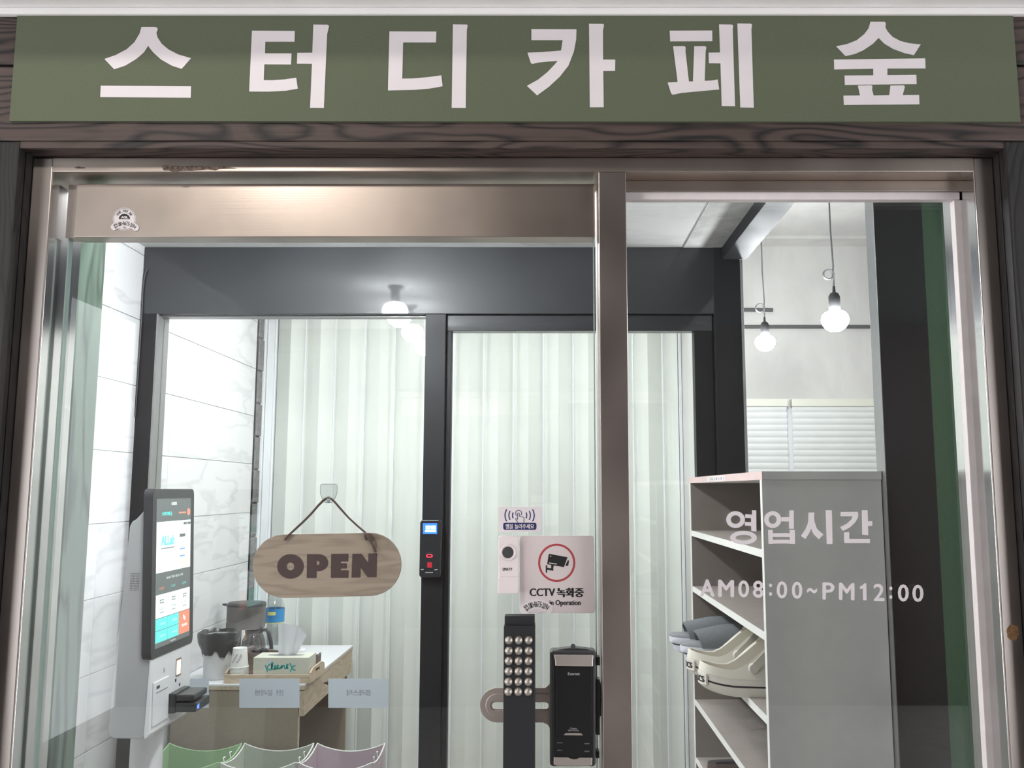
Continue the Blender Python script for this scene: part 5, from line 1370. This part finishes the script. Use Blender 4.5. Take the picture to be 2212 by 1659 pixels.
# coffee maker
M_cof = brushed('coffee_steel', (122, 118, 115), 0.38, 'z', 0.05, 0.6)
M_cofb = plain('coffee_black', (62, 62, 63), 0.4, 0, 0.06, 40)
M_carafe = glass('carafe_glass', (0.42, 0.40, 0.39), 0.08, 0.0)
fx, fy = xat(531, 4.12, 1350), 4.12
cm = thing('coffee_maker', 'steel and black drip coffee maker with a glass jug', 'coffee maker', (fx, fy, TZ))
def stad3(cx_, cy_, w_, d_, z, n=10):
    r = d_ / 2; p = []
    for sx, a0 in ((1, -90), (-1, 90)):
        for i in range(n + 1):
            a = math.radians(a0 + 180 * i / n); p.append((cx_ + sx * (w_ / 2 - r) + r * math.cos(a), cy_ + r * math.sin(a), z))
    return p
v, f = loft([stad3(fx, fy, 0.178, 0.130, TZ + 0.0003), stad3(fx, fy, 0.180, 0.132, TZ + 0.010), stad3(fx, fy, 0.176, 0.130, TZ + 0.026)]); mk('base', v, f, M_cofb, cm, smooth=True)
v, f = loft([stad3(fx - 0.055, fy, 0.070, 0.068, TZ + 0.026), stad3(fx - 0.055, fy, 0.070, 0.068, TZ + 0.165)]); mk('column', v, f, M_cofb, cm, smooth=True)
zb0, zb1 = zat(1361, 4.06), zat(1312, 4.06)
v, f = loft([stad3(fx, fy, 0.164, 0.126, zb0), stad3(fx, fy, 0.172, 0.134, zb0 + 0.006), stad3(fx, fy, 0.174, 0.136, zb1)]); mk('brew_head', v, f, M_cof, cm, smooth=True)
v, f = loft([stad3(fx, fy, 0.177, 0.139, zb1), stad3(fx, fy, 0.177, 0.139, zb1 + 0.008), stad3(fx + 0.002, fy, 0.165, 0.125, zb1 + 0.016), stad3(fx + 0.01, fy, 0.12, 0.09, zb1 + 0.018)]); ld = mk('lid', v, f, M_cofb, cm, smooth=True)
v, f = prism([(fx - 0.086, fy - 0.02, zb1 + 0.006), (fx - 0.108, fy - 0.01, zb1 + 0.004), (fx - 0.104, fy + 0.01, zb1 - 0.004), (fx - 0.086, fy + 0.02, zb1 - 0.004)], (0, 0, 0.006)); mk('lid_tab', v, f, M_cofb, ld)
jx, jy = fx + 0.040, fy - 0.002
v, f = lathe([(0.040, 0.0), (0.050, 0.006), (0.054, 0.035), (0.050, 0.065), (0.038, 0.092), (0.036, 0.098)], (jx, jy, TZ + 0.027), 28); jg = mk('jug', v, f, M_carafe, cm, smooth=True)
v, f = lathe([(0.040, 0.0), (0.041, 0.010), (0.030, 0.018), (0.002, 0.020)], (jx, jy, TZ + 0.122), 28); mk('jug_lid', v, f, M_cofb, jg, smooth=True)
v, f = tube([(jx + 0.032, jy - 0.012, TZ + 0.135), (jx + 0.062, jy - 0.02, TZ + 0.137), (jx + 0.076, jy - 0.024, TZ + 0.122), (jx + 0.087, jy - 0.026, TZ + 0.080), (jx + 0.090, jy - 0.026, TZ + 0.056), (jx + 0.078, jy - 0.024, TZ + 0.046), (jx + 0.052, jy - 0.016, TZ + 0.042)], [0.007, 0.008, 0.009, 0.0095, 0.009, 0.008, 0.006], 10); mk('jug_handle', v, f, M_cofb, jg, smooth=True)

# water bottle
M_pet = glass('clear_bottle', (0.90, 0.93, 0.93), 0.12, 0.0)
M_lbl = plain('blue_label', (58, 136, 190), 0.45, 0, 0.25, 14)
M_yel = plain('yellow_label', (214, 216, 130), 0.5)
wx, wy = xat(592, 4.30, 1350), 4.30
bt = thing('water_bottle', 'large clear water bottle with a blue label beside the coffee maker', 'bottle', (wx, wy, TZ))
pr = [(0.030, 0.0), (0.044, 0.004), (0.046, 0.014)]
for i in range(8): pr += [(0.0465, 0.022 + i * 0.013), (0.0445, 0.0285 + i * 0.013)]
pr += [(0.0465, 0.128), (0.0465, 0.205), (0.044, 0.225), (0.034, 0.252), (0.020, 0.276), (0.0145, 0.290), (0.0145, 0.304)]
v, f = lathe(pr, (wx, wy, TZ + 0.0003), 32); mk('bottle_body', v, f, M_pet, bt, smooth=True)
z0_, z1_ = zat(1347, 4.26), zat(1316, 4.26)
v, f = lathe([(0.0472, z0_ + 0.004), (0.0472, z1_)], (wx, wy, 0), 32, cap=False); lb = mk('label', v, f, M_lbl, bt, smooth=True)
v, f = lathe([(0.0474, z0_), (0.0474, z0_ + 0.004)], (wx, wy, 0), 32, cap=False); mk('label_edge', v, f, M_yel, lb, smooth=True)
pv = []; 
for i in range(6):
    a = math.radians(-112 + 9 * i); pv += [(wx + 0.0476 * math.cos(a), wy + 0.0476 * math.sin(a), z1_ - 0.028), (wx + 0.0476 * math.cos(a), wy + 0.0476 * math.sin(a), z1_ - 0.012)]
mk('yellow_patch', pv, [(2 * i, 2 * i + 2, 2 * i + 3, 2 * i + 1) for i in range(5)], M_yel, lb, smooth=True)
v, f = lathe([(0.0165, 0.0), (0.0165, 0.014), (0.015, 0.016)], (wx, wy, TZ + 0.300), 20); mk('cap', v, f, M_accw, bt, smooth=True)

# ================================================================== RECYCLING BAGS
def rbag(u0, u1, rgb, rin, label, seed):
    m = plain('bag_fabric_%d' % seed, rgb, 0.8, 0, 0.03, 90, 0.1)
    yb, yf = 3.585, 3.335
    xa, xb_ = (xat(u0, 3.58, 1607), xat(u1, 3.58, 1607)); xc_, xd_ = xa - 0.004, xb_ - 0.004
    H = zat(1606, yb)
    t = thing('recycling_bag', label, 'bag', ((xa + xb_) / 2, (yb + yf) / 2, 0), 'recycling bags under the paper labels')
    N = 10
    def loop(k, inset, zbase):
        pts = []
        c = [(xc_ + inset, yf + inset), (xd_ - inset, yf + inset), (xb_ - inset, yb - inset), (xa + inset, yb - inset)]
        for s in range(4):
            a, b = c[s], c[(s + 1) % 4]
            for i in range(N):
                q = i / N
                sag = (0.030 if s in (0, 2) else 0.022) * math.sin(math.pi * q) ** 0.8 * (1 + 0.4 * noise.noise(Vector((seed, s, 3))))
                bow = 0.010 * math.sin(math.pi * q) * noise.noise(Vector((seed * 3.1, s * 1.7, 1)))
                x = a[0] + (b[0] - a[0]) * q + (bow if s in (1, 3) else 0); y = a[1] + (b[1] - a[1]) * q + (bow if s in (0, 2) else 0)
                pts.append((x, y, zbase + (H - sag - zbase) * k))
        return pts
    v, f = loft([loop(0, 0.006, 0.001), loop(0.5, 0.0, 0.001), loop(1.0, 0.0, 0.001), loop(1.0, 0.003, 0.001), loop(0.5, 0.004, 0.001), loop(0.02, 0.008, 0.001)])
    mk('bag_body', v, f, m, t, smooth=False)
    v, f = tube([Vector(p) + Vector((0, 0, 0.0005)) for p in loop(1.0, 0.0015, 0.001)], 0.0028, 6, closed=True); mk('hem', v, f, M_cup if seed != 1 else m, t, smooth=True)
    for yy in (0.35, 0.62):
        y = yf + (yb - yf) * yy
        v, f = tube([(xb_ - 0.008, y, H - 0.035), (xb_ - 0.016, y + 0.004, H - 0.008), (xb_ - 0.019, y + 0.03, H - 0.012), (xb_ - 0.010, y + 0.045, H - 0.05)], 0.004, 6, flat=0.4); mk('handle', v, f, M_cup, t, smooth=True)
rbag(364, 522, (172, 206, 160), None, 'green fabric recycling bag beside the kiosk post', 1)
rbag(527, 678, (206, 212, 198), None, 'cream fabric recycling bag between the green and pink bags', 2)
rbag(684, 832, (214, 196, 204), None, 'pink fabric recycling bag next to the cream one', 3)
